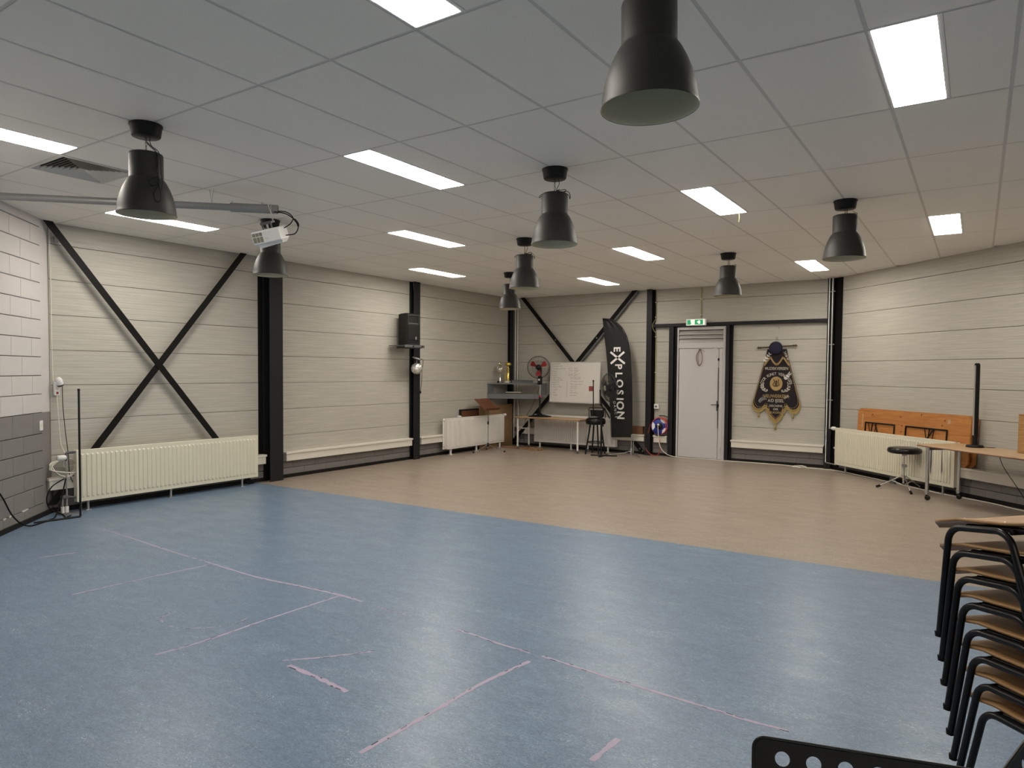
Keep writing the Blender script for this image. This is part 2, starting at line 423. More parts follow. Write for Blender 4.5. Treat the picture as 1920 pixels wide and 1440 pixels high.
# ceiling: exposed bars and lay-in tiles 0.6 x 1.2 m
ce = MB(); ce.prism(ROOM, CEIL+.03, CEIL+.15); ceiling = struct(ce.build('ceiling', 'wallback'))
g = MB()
for c in range(-8, 22):
    q = roomclip([(c*.6-.012, -9), (c*.6+.012, -9), (c*.6+.012, 12), (c*.6-.012, 12)])
    if len(q) > 2: g.prism(q, CEIL+.0012, CEIL+.03)
for r in range(-7, 10):
    q = roomclip([(-6, r*1.2-.012), (14, r*1.2-.012), (14, r*1.2+.012), (-6, r*1.2+.012)])
    if len(q) > 2: g.prism(q, CEIL+.0014, CEIL+.03)
part('ceiling_grid', g, 'tbar', ceiling)
LIGHTS = {}
SEEN = ((3, -1), (-3, -1), (0, 1), (6, 1), (3, 3), (-6, 1), (-3, 3), (0, 5), (6, 5), (3, 7), (-6, 5), (-3, 7))
for k3 in range(-2, 8):
    c = 3*k3
    for r in ([1+4*i for i in range(-2, 3)] if k3 % 2 == 0 else [-1+4*i for i in range(-1, 4)]):
        q = [(c*.6, r*1.2), (c*.6+.6, r*1.2), (c*.6+.6, r*1.2+1.2), (c*.6, r*1.2+1.2)]
        if abs(area(roomclip(q))-.72) < 1e-4 and ((c, r) in SEEN or (c, r) in ((0, -3), (9, -5), (12, -3), (15, -1))): LIGHTS[(c, r)] = 1  # panels behind the viewer are unseen, added to bounce light onto the ceiling
tilemesh = None
def tilepoly(q, name='ceiling_tile'):
    global tilemesh
    full = abs(area(q)-.72) < 1e-6
    cx = sum(p[0] for p in q)/len(q); cy = sum(p[1] for p in q)/len(q)
    if area(q) < .01: return
    if full and tilemesh: share(name, tilemesh, ceiling, (cx, cy, CEIL)); return
    # inset for the bar, chamfered face edge
    xs = [p[0] for p in q]; ys = [p[1] for p in q]; poly = q
    for a, b, cc in ((1, 0, max(xs)-.0075), (-1, 0, -min(xs)-.0075), (0, 1, max(ys)-.0075), (0, -1, -min(ys)-.0075)): poly = clip(poly, a, b, cc)
    in2 = poly
    for a, b, cc in ((1, 0, max(xs)-.010), (-1, 0, -min(xs)-.010), (0, 1, max(ys)-.010), (0, -1, -min(ys)-.010)): in2 = clip(in2, a, b, cc)
    if len(poly) < 3: return
    mb = MB()
    if len(in2) == len(poly):
        n = len(poly); vs = [(x-cx, y-cy, .02) for x, y in poly]+[(x-cx, y-cy, .0025) for x, y in poly]+[(x-cx, y-cy, 0) for x, y in in2]
        mb.add(vs, [tuple(range(n))]+[(i, (i+1) % n, n+(i+1) % n, n+i) for i in range(n)]+[(n+i, n+(i+1) % n, 2*n+(i+1) % n, 2*n+i) for i in range(n)]+[tuple(reversed(range(2*n, 3*n)))])
    else: mb.prism([(x-cx, y-cy) for x, y in poly], 0, .02)
    o = mb.build(name, 'tile', ceiling); o.location = (cx, cy, CEIL)
    if full: tilemesh = o.data
for c in range(-8, 21):
    for r in range(-7, 9):
        x0, x1, y0, y1 = c*.6, c*.6+.6, r*1.2, r*1.2+1.2
        if (c, r) in LIGHTS: x0 += .3
        if (c, r) == (-4, 0): y0 += .6
        q = roomclip([(x0, y0), (x1, y0), (x1, y1), (x0, y1)])
        if len(q) > 2: tilepoly(q)

# ------------------------------------------------------------------ ceiling light panels
LLAB = {(3, -1): 'ceiling light panel cut off by the top edge of the photo', (-3, -1): 'ceiling light panel cut off by the left edge, beside the air vent',
        (0, 1): 'long ceiling light panel in front of the projector, large and left of centre', (6, 1): 'largest whole ceiling light panel, in the upper right corner',
        (3, 3): 'ceiling light panel with a loose thread, midway between two right-hand lamps', (-6, 1): 'ceiling light panel partly hidden behind the leftmost pendant lamp',
        (-3, 3): 'ceiling light panel right of the projector, middle of the left-centre row of three', (0, 5): 'ceiling light panel right of the centre pendant lamps, middle distance',
        (6, 5): 'squarish-looking ceiling light panel nearest the angled right wall', (3, 7): 'small far ceiling light panel above the corner column with pipes',
        (-6, 5): 'far ceiling light panel above the wall loudspeaker', (-3, 7): 'farthest ceiling light panel, above the crossed braces at the back'}
HIDLAB = {(15, -1): 'added ceiling light panel out of view at the far right behind the viewer', (9, -5): 'added ceiling light panel out of view behind the viewer, nearer the block wall', (12, -3): 'added ceiling light panel out of view behind the viewer, farther right', (0, -3): 'ceiling light panel out of view above the block wall, left of the viewer', (9, 3): 'ceiling light panel out of view to the right, over the angled wall', (9, -1): 'ceiling light panel out of view to the right, over the chair stack'}
lm = None
for (c, r) in LIGHTS:
    t = thing('ceiling_light', LLAB[(c, r)] if (c, r) in LLAB else HIDLAB[(c, r)], 'light', (c*.6+.15, r*1.2+.6, CEIL), 0, 'recessed ceiling light panels')
    if lm is None:
        f = MB()
        for a in ((-.148, -.135, -.596, .596), (.135, .158, -.596, .596), (-.135, .135, -.596, -.583), (-.135, .135, .583, .596)): f.bx(*a, -.001, .028)
        fo = part('frame', f, 'whitep', t); do = part('diffuser', MB().cbox(-.134, .134, -.582, .582, -.0022, .012, .001), 'lightpanel', t); lm = (fo.data, do.data)
    else: share('frame', lm[0], t); share('diffuser', lm[1], t)
    if (c, r) == (3, 3): part('loose_thread', MB().tube([(.06, .59, 0), (.062, .592, -.05), (.058, .59, -.09)], .0015, 5), 'cable_g', t)

# air vent: square diffuser with concentric vanes
t = thing('air_vent', 'square grey air vent with slanted vanes in the ceiling', 'vent', (-2.1, .3, CEIL))
part('duct', MB().bx(-.28, .28, -.28, .28, .022, .03), 'ventdark', t)
f = MB()
for a in ((-.298, -.275, -.298, .298), (.275, .298, -.298, .298), (-.275, .275, -.298, -.275), (-.275, .275, .275, .298)): f.bx(*a, -.006, .02)
part('frame', f, 'tbar', t)
for i in range(8):
    h = .272-i*.032; z0 = .012; v = MB()
    ring = [(-h, -h), (h, -h), (h, h), (-h, h)]; h2 = h-.024; ring2 = [(-h2, -h2), (h2, -h2), (h2, h2), (-h2, h2)]
    vs = [(x, y, -.004) for x, y in ring]+[(x, y, .020) for x, y in ring2]+[(x*.985, y*.985, -.0025) for x, y in ring]+[(x*.985, y*.985, .0215) for x, y in ring2]
    fs = [(k, (k+1) % 4, 4+(k+1) % 4, 4+k) for k in range(4)]+[(8+k, 12+k, 12+(k+1) % 4, 8+(k+1) % 4) for k in range(4)]+[(4+k, 4+(k+1) % 4, 12+(k+1) % 4, 12+k) for k in range(4)]
    v.add(vs, fs); part('vane', v, 'tbar', t)

# ------------------------------------------------------------------ pendant lamps
def loops(c, rad, n, seed, dz=.03, turns=3):
    rnd = random.Random(seed); pts = []
    for i in range(n):
        a = 2*math.pi*turns*i/n
        pts.append((c[0]+rad*math.cos(a)*(.6+.5*rnd.random()), c[1]+rad*math.sin(a)*(.6+.5*rnd.random()), c[2]+dz*(rnd.random()-.3)))
    return smoothpath(pts, 4)
SHADE = [(.189, .0), (.190, .004), (.186, .012), (.183, .04), (.176, .085), (.164, .13), (.147, .175), (.128, .213), (.116, .232), (.109, .240), (.107, .246), (.107, .395), (.104, .405), (.096, .410), (.012, .410)]
lampmesh = {}
def pendant(c, r, label, zb=2.68, style=0, tilt=0):
    t = thing('pendant_lamp', label, 'lamp', (c*.6, r*1.2, CEIL), 0, 'dark grey pendant lamps')
    if 'canopy' not in lampmesh:
        lampmesh['canopy'] = part('canopy', MB().lathe([(.105, -.001), (.106, -.008), (.100, -.02), (.092, -.075), (.086, -.082), (.01, -.083)], 36), 'blackp', t).data
    else: share('canopy', lampmesh['canopy'], t)
    b = zb-CEIL; top = b+.41
    rz = (c*37+r*53) % 360
    if 'shade' not in lampmesh:
        lampmesh['shade'] = part('shade', MB().shell(SHADE, 48), 'lampgrey', t).data
        inn = [(rr-.004 if rr > .02 else rr, z if i < 2 else z-.003) for i, (rr, z) in enumerate(SHADE)]
        so = [o for o in t.children if o.name.startswith('shade')][0]
        lo = part('shade_lining', MB().shell([(.1888, .0015)]+inn[1:], 48), 'lampin', so); lampmesh['lining'] = lo.data
        ro = part('bulb_socket', MB().lathe([(.0, .30), (.022, .30), (.024, .34), (.024, .405), (0, .406)], 16), 'whitep', so); lampmesh['socket'] = ro.data
    else:
        so = share('shade', lampmesh['shade'], t); share('shade_lining', lampmesh['lining'], so); share('bulb_socket', lampmesh['socket'], so)
    so.location = (0, 0, b); so.rotation_euler = (0, R(tilt), R(rz))
    ch = MB(); z = -.083; n = 0
    while z > top:
        z2 = max(z-.028, top-.004); X = T(0, 0, 0, 0, 0, (n % 2)*math.pi/2)
        ring = [(.0055*math.cos(a)*1.2, 0, (z+z2)/2+(z-z2)/2*1.15*math.sin(a)) for a in [2*math.pi*i/10 for i in range(10)]]
        ch.tube(ring, .0016, 5, closed=True, X=X); z = z2-.001; n += 1
    part('chain', ch, 'blackp', t)
    co = MB(); rr = random.Random(c*7+r)
    if style == 0:      # slack cord bundled on top of the shade
        co.tube(smoothpath([(.03, 0, -.08), (.035, .01, -.12), (.01, .01, top+.03), (.04, .02, top+.008)], 5), .0028, 6)
        co.tube(loops((.045, .02, top+.012), .05, 14, c+r*3, .03), .0026, 5)
        co.tube(smoothpath([(.06, .02, top+.01), (.10, .03, top+.012), (.122, .035, top-.015), (.118, .04, top-.05), (.113, .03, top-.02), (.07, .0, top+.008)], 5), .0026, 5)
        co.tube(smoothpath([(-.05, -.01, top+.008), (-.095, -.02, top+.012), (-.125, -.03, top-.008), (-.118, -.04, top-.022), (-.08, -.03, top+.006)], 5), .0026, 5)
    elif style == 1:    # chain and cord dangling down the side
        ax = Vector((.826, .563, 0)); sd = Vector((.563, -.826, 0))
        P = lambda a, s, z: tuple(ax*a+sd*s+Vector((0, 0, z)))
        co.tube(smoothpath([P(.03, 0, -.08), P(.025, .0, -.11), P(.05, .02, -.15), P(.10, .04, top+.005), P(.118, .045, top-.05), P(.12, .045, top-.12), P(.128, .05, top-.17), P(.142, .07, top-.22), P(.146, .09, top-.27)], 5), .0028, 6)
        ch2 = MB(); base = smoothpath([P(.004, 0, -.115), P(.035, .015, -.145), P(.085, .05, top+.006), P(.105, .06, top-.04), P(.108, .065, top-.13), P(.12, .085, top-.19), P(.135, .11, top-.25)], 7)
        for i in range(len(base)-1):
            a, d = base[i], base[i+1]-base[i]
            u = d.normalized().orthogonal().normalized(); 
            if i % 2: u = d.normalized().cross(u)
            L = d.length*.62
            ch2.tube([a+d*.5+d.normalized()*L*math.sin(q)+u*.006*math.cos(q) for q in [2*math.pi*j/8 for j in range(8)]], .0017, 5, closed=True)
        part('spare_chain', ch2, 'blackp', t)
        co.tube(smoothpath([P(.118, .075, top-.17), P(.085, .11, top-.20), (P(.08, .125, top-.23)), P(.11, .125, top-.245), P(.13, .10, top-.22)], 5), .0028, 5)
        co.tube(smoothpath([P(.135, .10, top-.24), P(.150, .115, top-.29), P(.150, .12, top-.34), P(.128, .135, top-.345), P(.118, .14, top-.30), P(.13, .115, top-.255)], 5), .0028, 5)
    else:               # short straight drop with one loop
        co.tube(smoothpath([(.02, 0, -.08), (.016, .004, -.12), (.02, .01, top+.01), (.06, .02, top+.012), (.085, .03, top+.02), (.10, .035, top+.012), (.09, .03, top+.004), (.04, .02, top+.006)], 6), .0026, 6)
    part('cord', co, 'blackp', t)
pendant(-1, 0, 'leftmost pendant lamp, with chain and cord dangling down its side', 2.69, 1, 1.5)
pendant(5, 0, 'nearest pendant lamp, its top cut off by the top edge of the photo', 2.675, 2, 1)
pendant(2, 2, 'largest of the three centre pendant lamps in a receding row', 2.685, 0)
pendant(-4, 2, 'pendant lamp half hidden behind the white projector', 2.69, 2)
pendant(-1, 4, 'middle pendant lamp of the three overlapping in the centre', 2.68, 0)
pendant(-4, 6, 'farthest of the three centre pendant lamps, above the corner column', 2.69, 2, 2)
pendant(5, 4, 'right-hand pendant lamp hanging in front of the angled wall', 2.745, 2)
pendant(2, 6, 'small far pendant lamp above the exit door, right of the exit sign', 2.71, 2)

# ------------------------------------------------------------------ projector on its pole
u = Vector((1, 1, 0)).normalized(); pz = 3.137
pe = Vector((-1.347, 1.677, pz)); pw = Vector((-3.26, -.27, pz)); L = (pe-pw).length
t = thing('projector_pole', 'grey steel pole reaching from the block wall under the ceiling', 'pole', tuple(pw), R(45))
part('wall_plate', MB().lathe([(.07, 0), (.07, .012), (.03, .014)], 20, T(0, 0, 0, 0, R(90), 0)), 'greypipe', t)
part('tube', MB().tube([(.01, 0, 0), (L-.35, 0, 0)], .031, 20), 'greypipe', t)
part('sleeve', MB().tube([(L-.42, 0, 0), (L, 0, 0)], .041, 20), 'greypipe', t)
for x_ in (.40, .14): part('clamp_bolt', MB().tube([(L-x_, 0, .04), (L-x_, 0, .058)], .011, 8), 'galv', t)
q = (Vector((-1.684, 1.188, pz))-pw).length
part('hanging_wire', MB().tube([(q-.02, .02, CEIL-pz), (q, 0, .03)], .0018, 5).tube([(q+.02, -.02, CEIL-pz), (q, 0, .03)], .0018, 5).tube([(q, 0, .034), (q, .03, 0), (q, 0, -.034), (q, -.03, 0)], .0018, 5, closed=True), 'galv', t)
part('end_collar', MB().tube([(L-.06, .042*math.cos(a), .042*math.sin(a)) for a in [2*math.pi*i/16 for i in range(16)]], .004, 6, closed=True), 'galv', t)
part('dark_end_cap', MB().lathe([(.036, 0), (.036, .002)], 18, T(L-.001, 0, 0, 0, R(90), 0)), 'blackp', t)
# projector hanging under the pole end, tipped
pc = pe - u*.075 + Vector((0, 0, -.235))
t = thing('projector', 'small white projector hanging tilted under the pole end', 'projector', tuple(pc)); t.rotation_euler = (R(16), R(-11), R(29))
b = MB().cbox(-.14, .14, -.105, .105, -.062, .06, .018, 3, smooth=False); part('body', b, 'whitep', t)
part('lower_shell', MB().add([(-.125, -.09, -.060), (.135, -.09, -.060), (.135, .09, -.060), (-.125, .09, -.060), (-.085, -.06, -.100), (.115, -.06, -.086), (.115, .06, -.086), (-.085, .06, -.100)], [(0, 1, 5, 4), (1, 2, 6, 5), (2, 3, 7, 6), (3, 0, 4, 7), (4, 5, 6, 7), (3, 2, 1, 0)]), 'white', t)
for ix, (xa, xb) in enumerate(((-.128, -.098), (-.094, -.066), (-.062, -.034))):
    for za, zb2 in ((-.045, .004), (.010, .042)):
        gr = part('vent_grille', MB().bx(xa, xb, -.1062, -.1045, za, zb2), 'grille', t)
part('badge', MB().bx(-.022, .012, -.1056, -.1049, -.028, -.012), 'tbar', t)
part('lens', MB().lathe([(.04, 0), (.038, .012), (.03, .014), (.026, .004), (0, .006)], 24, T(-.146, .02, 0, 0, R(-90), 0)), 'blackp', t)
part('mount_plate', MB().bx(-.06, .05, -.03, .03, .05, .056).tube([(0, 0, .05), (0, 0, .10)], .011, 10), 'galv', t)
part('bracket', MB().bx(-.055, .045, -.022, .022, .10, .125).bx(-.05, -.042, -.015, .015, .06, .10).bx(.032, .04, -.015, .015, .06, .10), 'greydark', t)
part('hanger', MB().tube([(.05, 0, .11), (.065, 0, .12), (.068, 0, .19), (.06, 0, .285)], .006, 8).bx(.045, .075, -.012, .012, .105, .12), 'galv', t)
part('cable', MB().tube(smoothpath([(.10, .03, .2), (.20, .03, .17), (.25, .02, .11), (.21, .02, .062), (.135, .03, .035)], 6), .005, 6).tube(smoothpath([(.10, .0, .195), (.21, .0, .15), (.285, 0, .05), (.24, 0, -.03), (.145, 0, -.03)], 6), [.005]*10+[.011]*4+[.005]*11, 6), 'rubber', t)

# ------------------------------------------------------------------ steel columns and braces
def hcol(wl, x0, x1, dep, label, seam=None, z0=0, back_y=0.0, tf=.014, m='steel'):
    t = thing('steel_column', label, 'column', WALL[wl][0], WALL[wl][1], 'dark steel wall columns')
    part('front_flange', MB().cbox(x0, x1, -dep, -dep+tf, z0, CEIL-.002, .002), m, t)
    part('web', MB().bx((x0+x1)/2-.006, (x0+x1)/2+.006, -dep+tf, -.006-tf, z0, CEIL-.003), m, t)
    part('back_flange', MB().cbox(x0, x1, -.006-tf, -.006, z0, CEIL-.002, .002), m, t)
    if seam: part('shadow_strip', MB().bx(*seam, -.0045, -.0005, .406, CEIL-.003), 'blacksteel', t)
    return t
hcol('left', 3.98, 4.215, .17, 'wide dark steel column at the end of the left radiator', (3.90, 3.99))
c2 = hcol('left', 7.225, 7.40, .105, 'steel column carrying the wall loudspeaker and mirror ball', (7.215, 7.26))
part('white_cable', MB().tube(smoothpath([(7.30, -.02, CEIL-.01), (7.29, -.05, 3.1), (7.33, -.07, 2.9), (7.30, -.09, 2.66)], 6), .006, 6), 'cable_w', c2)
hcol('left', 10.50, 10.63, .075, 'steel column in the far left corner behind the trophies')
hcol('back', -1.375, -1.265, .15, 'steel column beside the black feather flag', (-1.268, -1.243))
cc = thing('steel_column', 'steel column with two silver pipes where back and angled walls meet', 'column', (BR[0], BR[1], 0), 0, 'dark steel wall columns')
part('front_flange', MB().cbox(-.085, .02, -.10, -.086, 0, CEIL-.002, .002), 'steel', cc); part('web', MB().bx(-.04, -.028, -.086, -.008, 0, CEIL-.003), 'steel', cc)
part('back_flange', MB().prism([(-.085, -.006), (.0, -.006), (.165, -.172), (.150, -.186), (.02, -.06), (-.085, -.02)], 0, CEIL-.004), 'blacksteel', cc)
def pipe(wl, label, pts, r, m='galv', clips=()):
    t = thing('wall_pipe', label, 'pipe', WALL[wl][0], WALL[wl][1])
    part('tube', MB().tube(pts, r, 12), m, t)
    for z in clips:
        x, y = pts[0][0], pts[0][1]
        part('clip', MB().tube([(x+(r+.003)*math.cos(a), y+(r+.003)*math.sin(a), z) for a in [2*math.pi*i/12 for i in range(12)]], .004, 6, closed=True).bx(x-.004, x+.004, y, y+.05, z-.006, z+.006), m, t)
    return t
pipe('right', 'thin silver heating pipe on corner column, left of the pair', [(.105, -.165, CEIL-.002), (.105, -.165, .14), (.125, -.185, .125), (.40, -.185, .12)], .0105, 'galv', (3.05, 2.15, 1.2))
pipe('right', 'thin silver heating pipe on corner column, right of the pair', [(.19, -.165, CEIL-.002), (.19, -.165, .74), (.20, -.17, .71)], .0105, 'galv', (3.05, 2.15, 1.2))
pipe('back', 'pale heating pipe in the far left corner, nearer the column', [(-4.535, -.05, CEIL-.002), (-4.535, -.05, 1.0), (-4.55, -.06, .85), (-4.55, -.06, .1)], .012, 'radwhite', (2.1, 1.7))
pipe('back', 'pale heating pipe in the far left corner, nearer the shelf middle', [(-4.475, -.05, CEIL-.002), (-4.475, -.05, 1.0), (-4.44, -.06, .85), (-4.43, -.06, .1)], .012, 'radwhite', (2.1,))
def bar(mb, a, b, w, y0, y1, z0=.004):
    a = Vector((a[0], a[1])); b = Vector((b[0], b[1])); d = (b-a).normalized(); n = Vector((-d.y, d.x))*w/2
    poly = []
    for p in ((a+n), (b+n), (b-n), (a-n)): poly.append((p.x, p.y))
    z1 = CEIL-.003
    poly = clip(poly, 0, 1, z1); poly = clip(poly, 0, -1, -z0)
    mb.prism(poly, y0, y1, plane='xz'); return mb
t = thing('cross_brace', 'black steel X brace on the left wall above the cream radiator', 'brace', WALL['left'][0], WALL['left'][1])
part('diagonal_bar', bar(MB(), (1.03, 3.33), (3.78, -.105), .078, -.112, -.104), 'blacksteel', t)
part('diagonal_bar', bar(MB(), (3.66, 3.37), (.90, -.10), .078, -.103, -.095, .10), 'blacksteel', t)
t = thing('cross_brace', 'black steel X brace on the back wall behind the whiteboard', 'brace', WALL['back'][0], WALL['back'][1])
part('diagonal_bar', bar(MB(), (-4.36, 3.335), (-1.36, -.04), .082, -.10, -.092), 'blacksteel', t)
part('diagonal_bar', bar(MB(), (-1.62, 3.32), (-4.60, 0.0), .082, -.118, -.11), 'blacksteel', t)
part('diagonal_flange', bar(MB(), (-1.585, 3.285), (-2.95, 1.765), .05, -.113, -.06), 'greydark', t)
for x, z in ((-3.47, 2.335), (-2.48, 2.36), (-1.50, .12), (-1.44, .07)):
    part('bolt', MB().lathe([(.012, 0), (.011, .008), (0, .009)], 8, T(x, -.10 if x != -2.48 else -.118, z, R(90), 0, 0)), 'galv', t)
t = thing('door_beam', 'horizontal dark steel beam above door and banner', 'beam', WALL['back'][0])
part('beam', MB().cbox(-1.265, 1.915, -.10, .0, 2.545, 2.605, .003), 'steel', t)
tn += 1; struct(MB().cbox(-1.24, 1.91, -.035, .0, 2.606, 2.645, .003).cbox(-1.24, 1.91, -.015, 0, 2.645, 2.66, .002).build('trim_%d' % tn, 'panel', None, WALL['back'][0]), 'pale flashing strip above the steel beam')
for xa, xb, sx, lab in ((-.925, -.835, (-.834, -.775), 'dark steel post left of the grey door'), (.185, .245, (.246, .29), 'dark steel post between grey door and banner')):
    t = thing('door_post', lab, 'post', WALL['back'][0], 0, 'steel posts beside the door')
    part('front_flange', MB().cbox(xa, xb, -.10, -.088, 0, 2.544, .002), 'steel', t)
    part('web', MB().bx(xa+.01, xb-.01, -.088, .0, 0, 2.543), 'steel', t); part('side_face', MB().bx(min(sx), max(sx), -.055, 0, 0, 2.543), 'blacksteel', t)

# ------------------------------------------------------------------ door with louvre
door = MB(); door.bx(-.83, .19, .0, .03, 0, 2.545); dr = struct(door.build('door_1', 'doorgrey', None, WALL['back'][0]), 'grey steel exit door with louvre above')
fr = MB(); fr.cbox(-.80, -.745, -.05, 0, 0, 2.53, .004).cbox(.115, .165, -.05, 0, 0, 2.53, .004).cbox(-.745, .115, -.05, 0, 2.475, 2.53, .004).cbox(-.745, .115, -.045, 0, 2.12, 2.235, .004)
part('door_frame', fr, 'doorgrey', dr)
part('door_leaf', MB().cbox(-.738, .03, -.03, 0, .012, 2.115, .004), 'doorgrey', dr)
part('fixed_strip', MB().cbox(.038, .112, -.034, 0, .012, 2.115, .004), 'doorgrey', dr)
part('dark_gap', MB().bx(.0305, .0375, -.006, 0, .012, 2.115), 'blacksteel', dr)
for i in range(3):
    z = 2.455-i*.073
    part('louvre_slat', MB().add([(-.74, -.04, z-.062), (.11, -.04, z-.062), (.11, -.005, z), (-.74, -.005, z), (-.74, -.04, z-.070), (.11, -.04, z-.070), (.11, -.001, z-.004), (-.74, -.001, z-.004)], [(0, 1, 2, 3), (4, 7, 6, 5), (0, 4, 5, 1), (2, 6, 7, 3), (0, 3, 7, 4), (1, 5, 6, 2)]), 'aluminium', dr)
part('louvre_back', MB().bx(-.745, .115, -.003, .0, 2.235, 2.475), 'greydark', dr)
hd = part('door_handle', MB().cbox(.0, .028, -.036, -.028, .93, 1.12, .003).tube([(.014, -.03, 1.05), (.014, -.065, 1.05), (-.09, -.065, 1.045)], .009, 8), 'greydark', dr)
part('lock_bar', MB().tube([(.034, -.045, .60), (.034, -.045, 1.75)], .006, 6).cbox(.02, .048, -.055, -.03, 1.0, 1.06, .003).cbox(.02, .045, -.05, -.03, 1.88, 1.93, .003), 'blacksteel', dr)
part('door_closer', MB().cbox(-.055, .005, -.055, -.03, 2.095, 2.118, .003), 'whitep', dr)
part('hinge', MB().cbox(.075, .098, -.042, -.03, 1.93, 2.03, .003).cbox(.075, .098, -.042, -.03, .12, .24, .003), 'aluminium', dr)
t = thing('cable_loop', 'thin brown cable coil hanging at the top of the door', 'cable', (-.325, YB-.055, 2.10))
cl = MB()
for a, bx_ in ((.055, .0), (.045, .012), (.062, -.004)):
    cl.tube(smoothpath([(bx_, 0, 0), (-a+bx_, -.004, -.12), (-a*.9+bx_, 0, -.22), (bx_-.01, -.003, -.30-a*.3), (a*.7+bx_, 0, -.24), (a*.8+bx_, -.004, -.12), (bx_+.004, 0, 0)], 5), .0035, 5)
cl.tube(smoothpath([(0, 0, 0), (.05, -.01, -.015), (.10, -.01, -.05)], 4), .003, 5).tube([(-.02, -.004, -.012), (.025, -.006, -.008)], .008, 6)
part('cable', cl, 'cardboard', t); part('hook', MB().tube([(0, .01, .02), (0, -.015, .018), (0, -.016, .0)], .003, 5), 'galv', t)

# exit sign and conduits
t = thing('exit_sign', 'lit green and white emergency exit sign above the door', 'sign', (-.38, YB-.10, 2.612))
part('housing', MB().cbox(-.195, .195, -.055, .0, -.065, .065, .012, 2), 'whitep', t)
part('light_face', MB().bx(-.17, .17, -.0565, -.055, -.052, .052), 'exitwhite_lit', t)
for xa, xb in ((-.165, -.10), (-.02, .14)): part('green_field', MB().bx(xa, xb, -.0578, -.0565, -.046, .046), 'exitgreen_lit', t)
pic = MB().prism([(.02, .0), (.055, .032), (.062, .026), (.075, .035), (.09, .01), (.083, -.03), (.05, -.03), (.045, -.012)], -.0588, -.0577, plane='xz')
part('pictogram', pic, 'exitwhite_lit', t)
rm = MB().tube([(-.12, -.058, -.03), (-.105, -.058, .0), (-.112, -.058, .028)], .006, 5).tube([(-.105, -.058, 0), (-.085, -.058, -.035)], .006, 5)
part('running_figure', rm, 'exitgreen_lit', t)
def conduit(label, pts, clips):
    t = thing('cable_conduit', label, 'conduit', (0, YB, 0))
    part('tube', MB().tube(pts, .0085, 8), 'cable_g', t)
    for x, z in clips: part('clip', MB().cbox(x-.018, x+.018, -.03, 0, z-.009, z+.009, .002), 'tbar', t)
conduit('thin yellowish conduit running up from the exit sign', [(-.325, -.013, CEIL-.004), (-.328, -.013, 2.68)], ((-.325, 3.06), (-.328, 2.76)))
conduit('thin pale conduit from ceiling to the socket by the door', smoothpath([(-1.235, -.013, CEIL-.004), (-1.232, -.013, 3.0), (-1.232, -.013, 2.75), (-1.255, -.05, 2.66), (-1.262, -.112, 2.60), (-1.262, -.112, 2.54), (-1.245, -.05, 2.46), (-1.228, -.013, 2.38), (-1.225, -.013, 1.7), (-1.222, -.013, 1.10), (-1.20, -.013, 1.03)], 5), ((-1.232, 3.04), (-1.232, 2.75), (-1.228, 2.36), (-1.225, 1.65)))
t = thing('wall_socket', 'small white wall socket between column and grey door', 'socket', (-1.19, YB, .975))
part('box', MB().cbox(-.045, .055, -.05, -.001, -.05, .05, .006), 'whitep', t); part('outlet', MB().lathe([(.02, 0), (.019, .003), (0, .004)], 16, T(.0, -.0505, 0, R(90), 0, 0)), 'greydark', t)

# ------------------------------------------------------------------ radiators
def radiator(wl, x0, x1, z0, z1, back, front, pitch, m, label, feet, flat=False, gap=0.0, footm='galv', footw=.012, valve=None, ribw=.55, marg=.045):
    """two-panel convector: fluted front sheet, plain rear sheet, top grille, end covers, feet"""
    t = thing('radiator', label, 'radiator', WALL[wl][0], WALL[wl][1])
    L = x1-x0; mb = MB(); mb.cbox(x0, x1, -front, -front+.012, z0, z1, .003)
    n = int((L-2*marg*.7)/pitch); s = x0+(L-n*pitch)/2
    for i in range(n):
        a = s+i*pitch+pitch*(1-ribw)/2; b = a+pitch*ribw; c = pitch*.10; d = .0105
        za, zb = z0+marg, z1-marg; y = -front
        vs = [(a, y, za), (b, y, za), (b, y, zb), (a, y, zb), (a+c, y-d, za+.018), (b-c, y-d, za+.018), (b-c, y-d, zb-.018), (a+c, y-d, zb-.018)]
        mb.add(vs, [(0, 1, 5, 4), (1, 2, 6, 5), (2, 3, 7, 6), (3, 0, 4, 7), (4, 5, 6, 7)])
    part('front_panel', mb, m, t)
    part('rear_panel', MB().cbox(x0-gap, x1+gap*.2, -back-.012, -back, z0, z1-.004, .003), m, t)
    part('top_grille', MB().bx(x0+.01, x1-.01, -front+.014, -back-.014, z1-.012, z1-.002), m, t)
    for xe in (x0+.004, x1-.010): part('end_cover', MB().bx(xe, xe+.006, -front+.013, -back-.013, z0+.01, z1-.006), m, t)
    fin = MB()
    for i in range(int(L/.04)): fin.bx(x0+.03+i*.04, x0+.032+i*.04, -front+.016, -back-.016, z0+.03, z1-.02)
    part('convector_fins', fin, m, t)['kind'] = 'stuff'
    for xf in feet:
        yf = -(front+back)/2
        ft = part('foot', MB().cbox(xf-footw, xf+footw, yf-footw, yf+footw, .004, z0+.03, .003), footm, t)
        part('foot_plate', MB().cbox(xf-footw*2.6, xf+footw*2.6, yf-footw*2.2, yf+footw*2.2, 0, .006, .002), footm, ft)
    return t
r1 = radiator('left', 1.285, 3.745, .11, .71, .128, .20, .0555, 'cream', 'long cream radiator under the X brace on the left wall', (1.42, 2.44, 3.50))
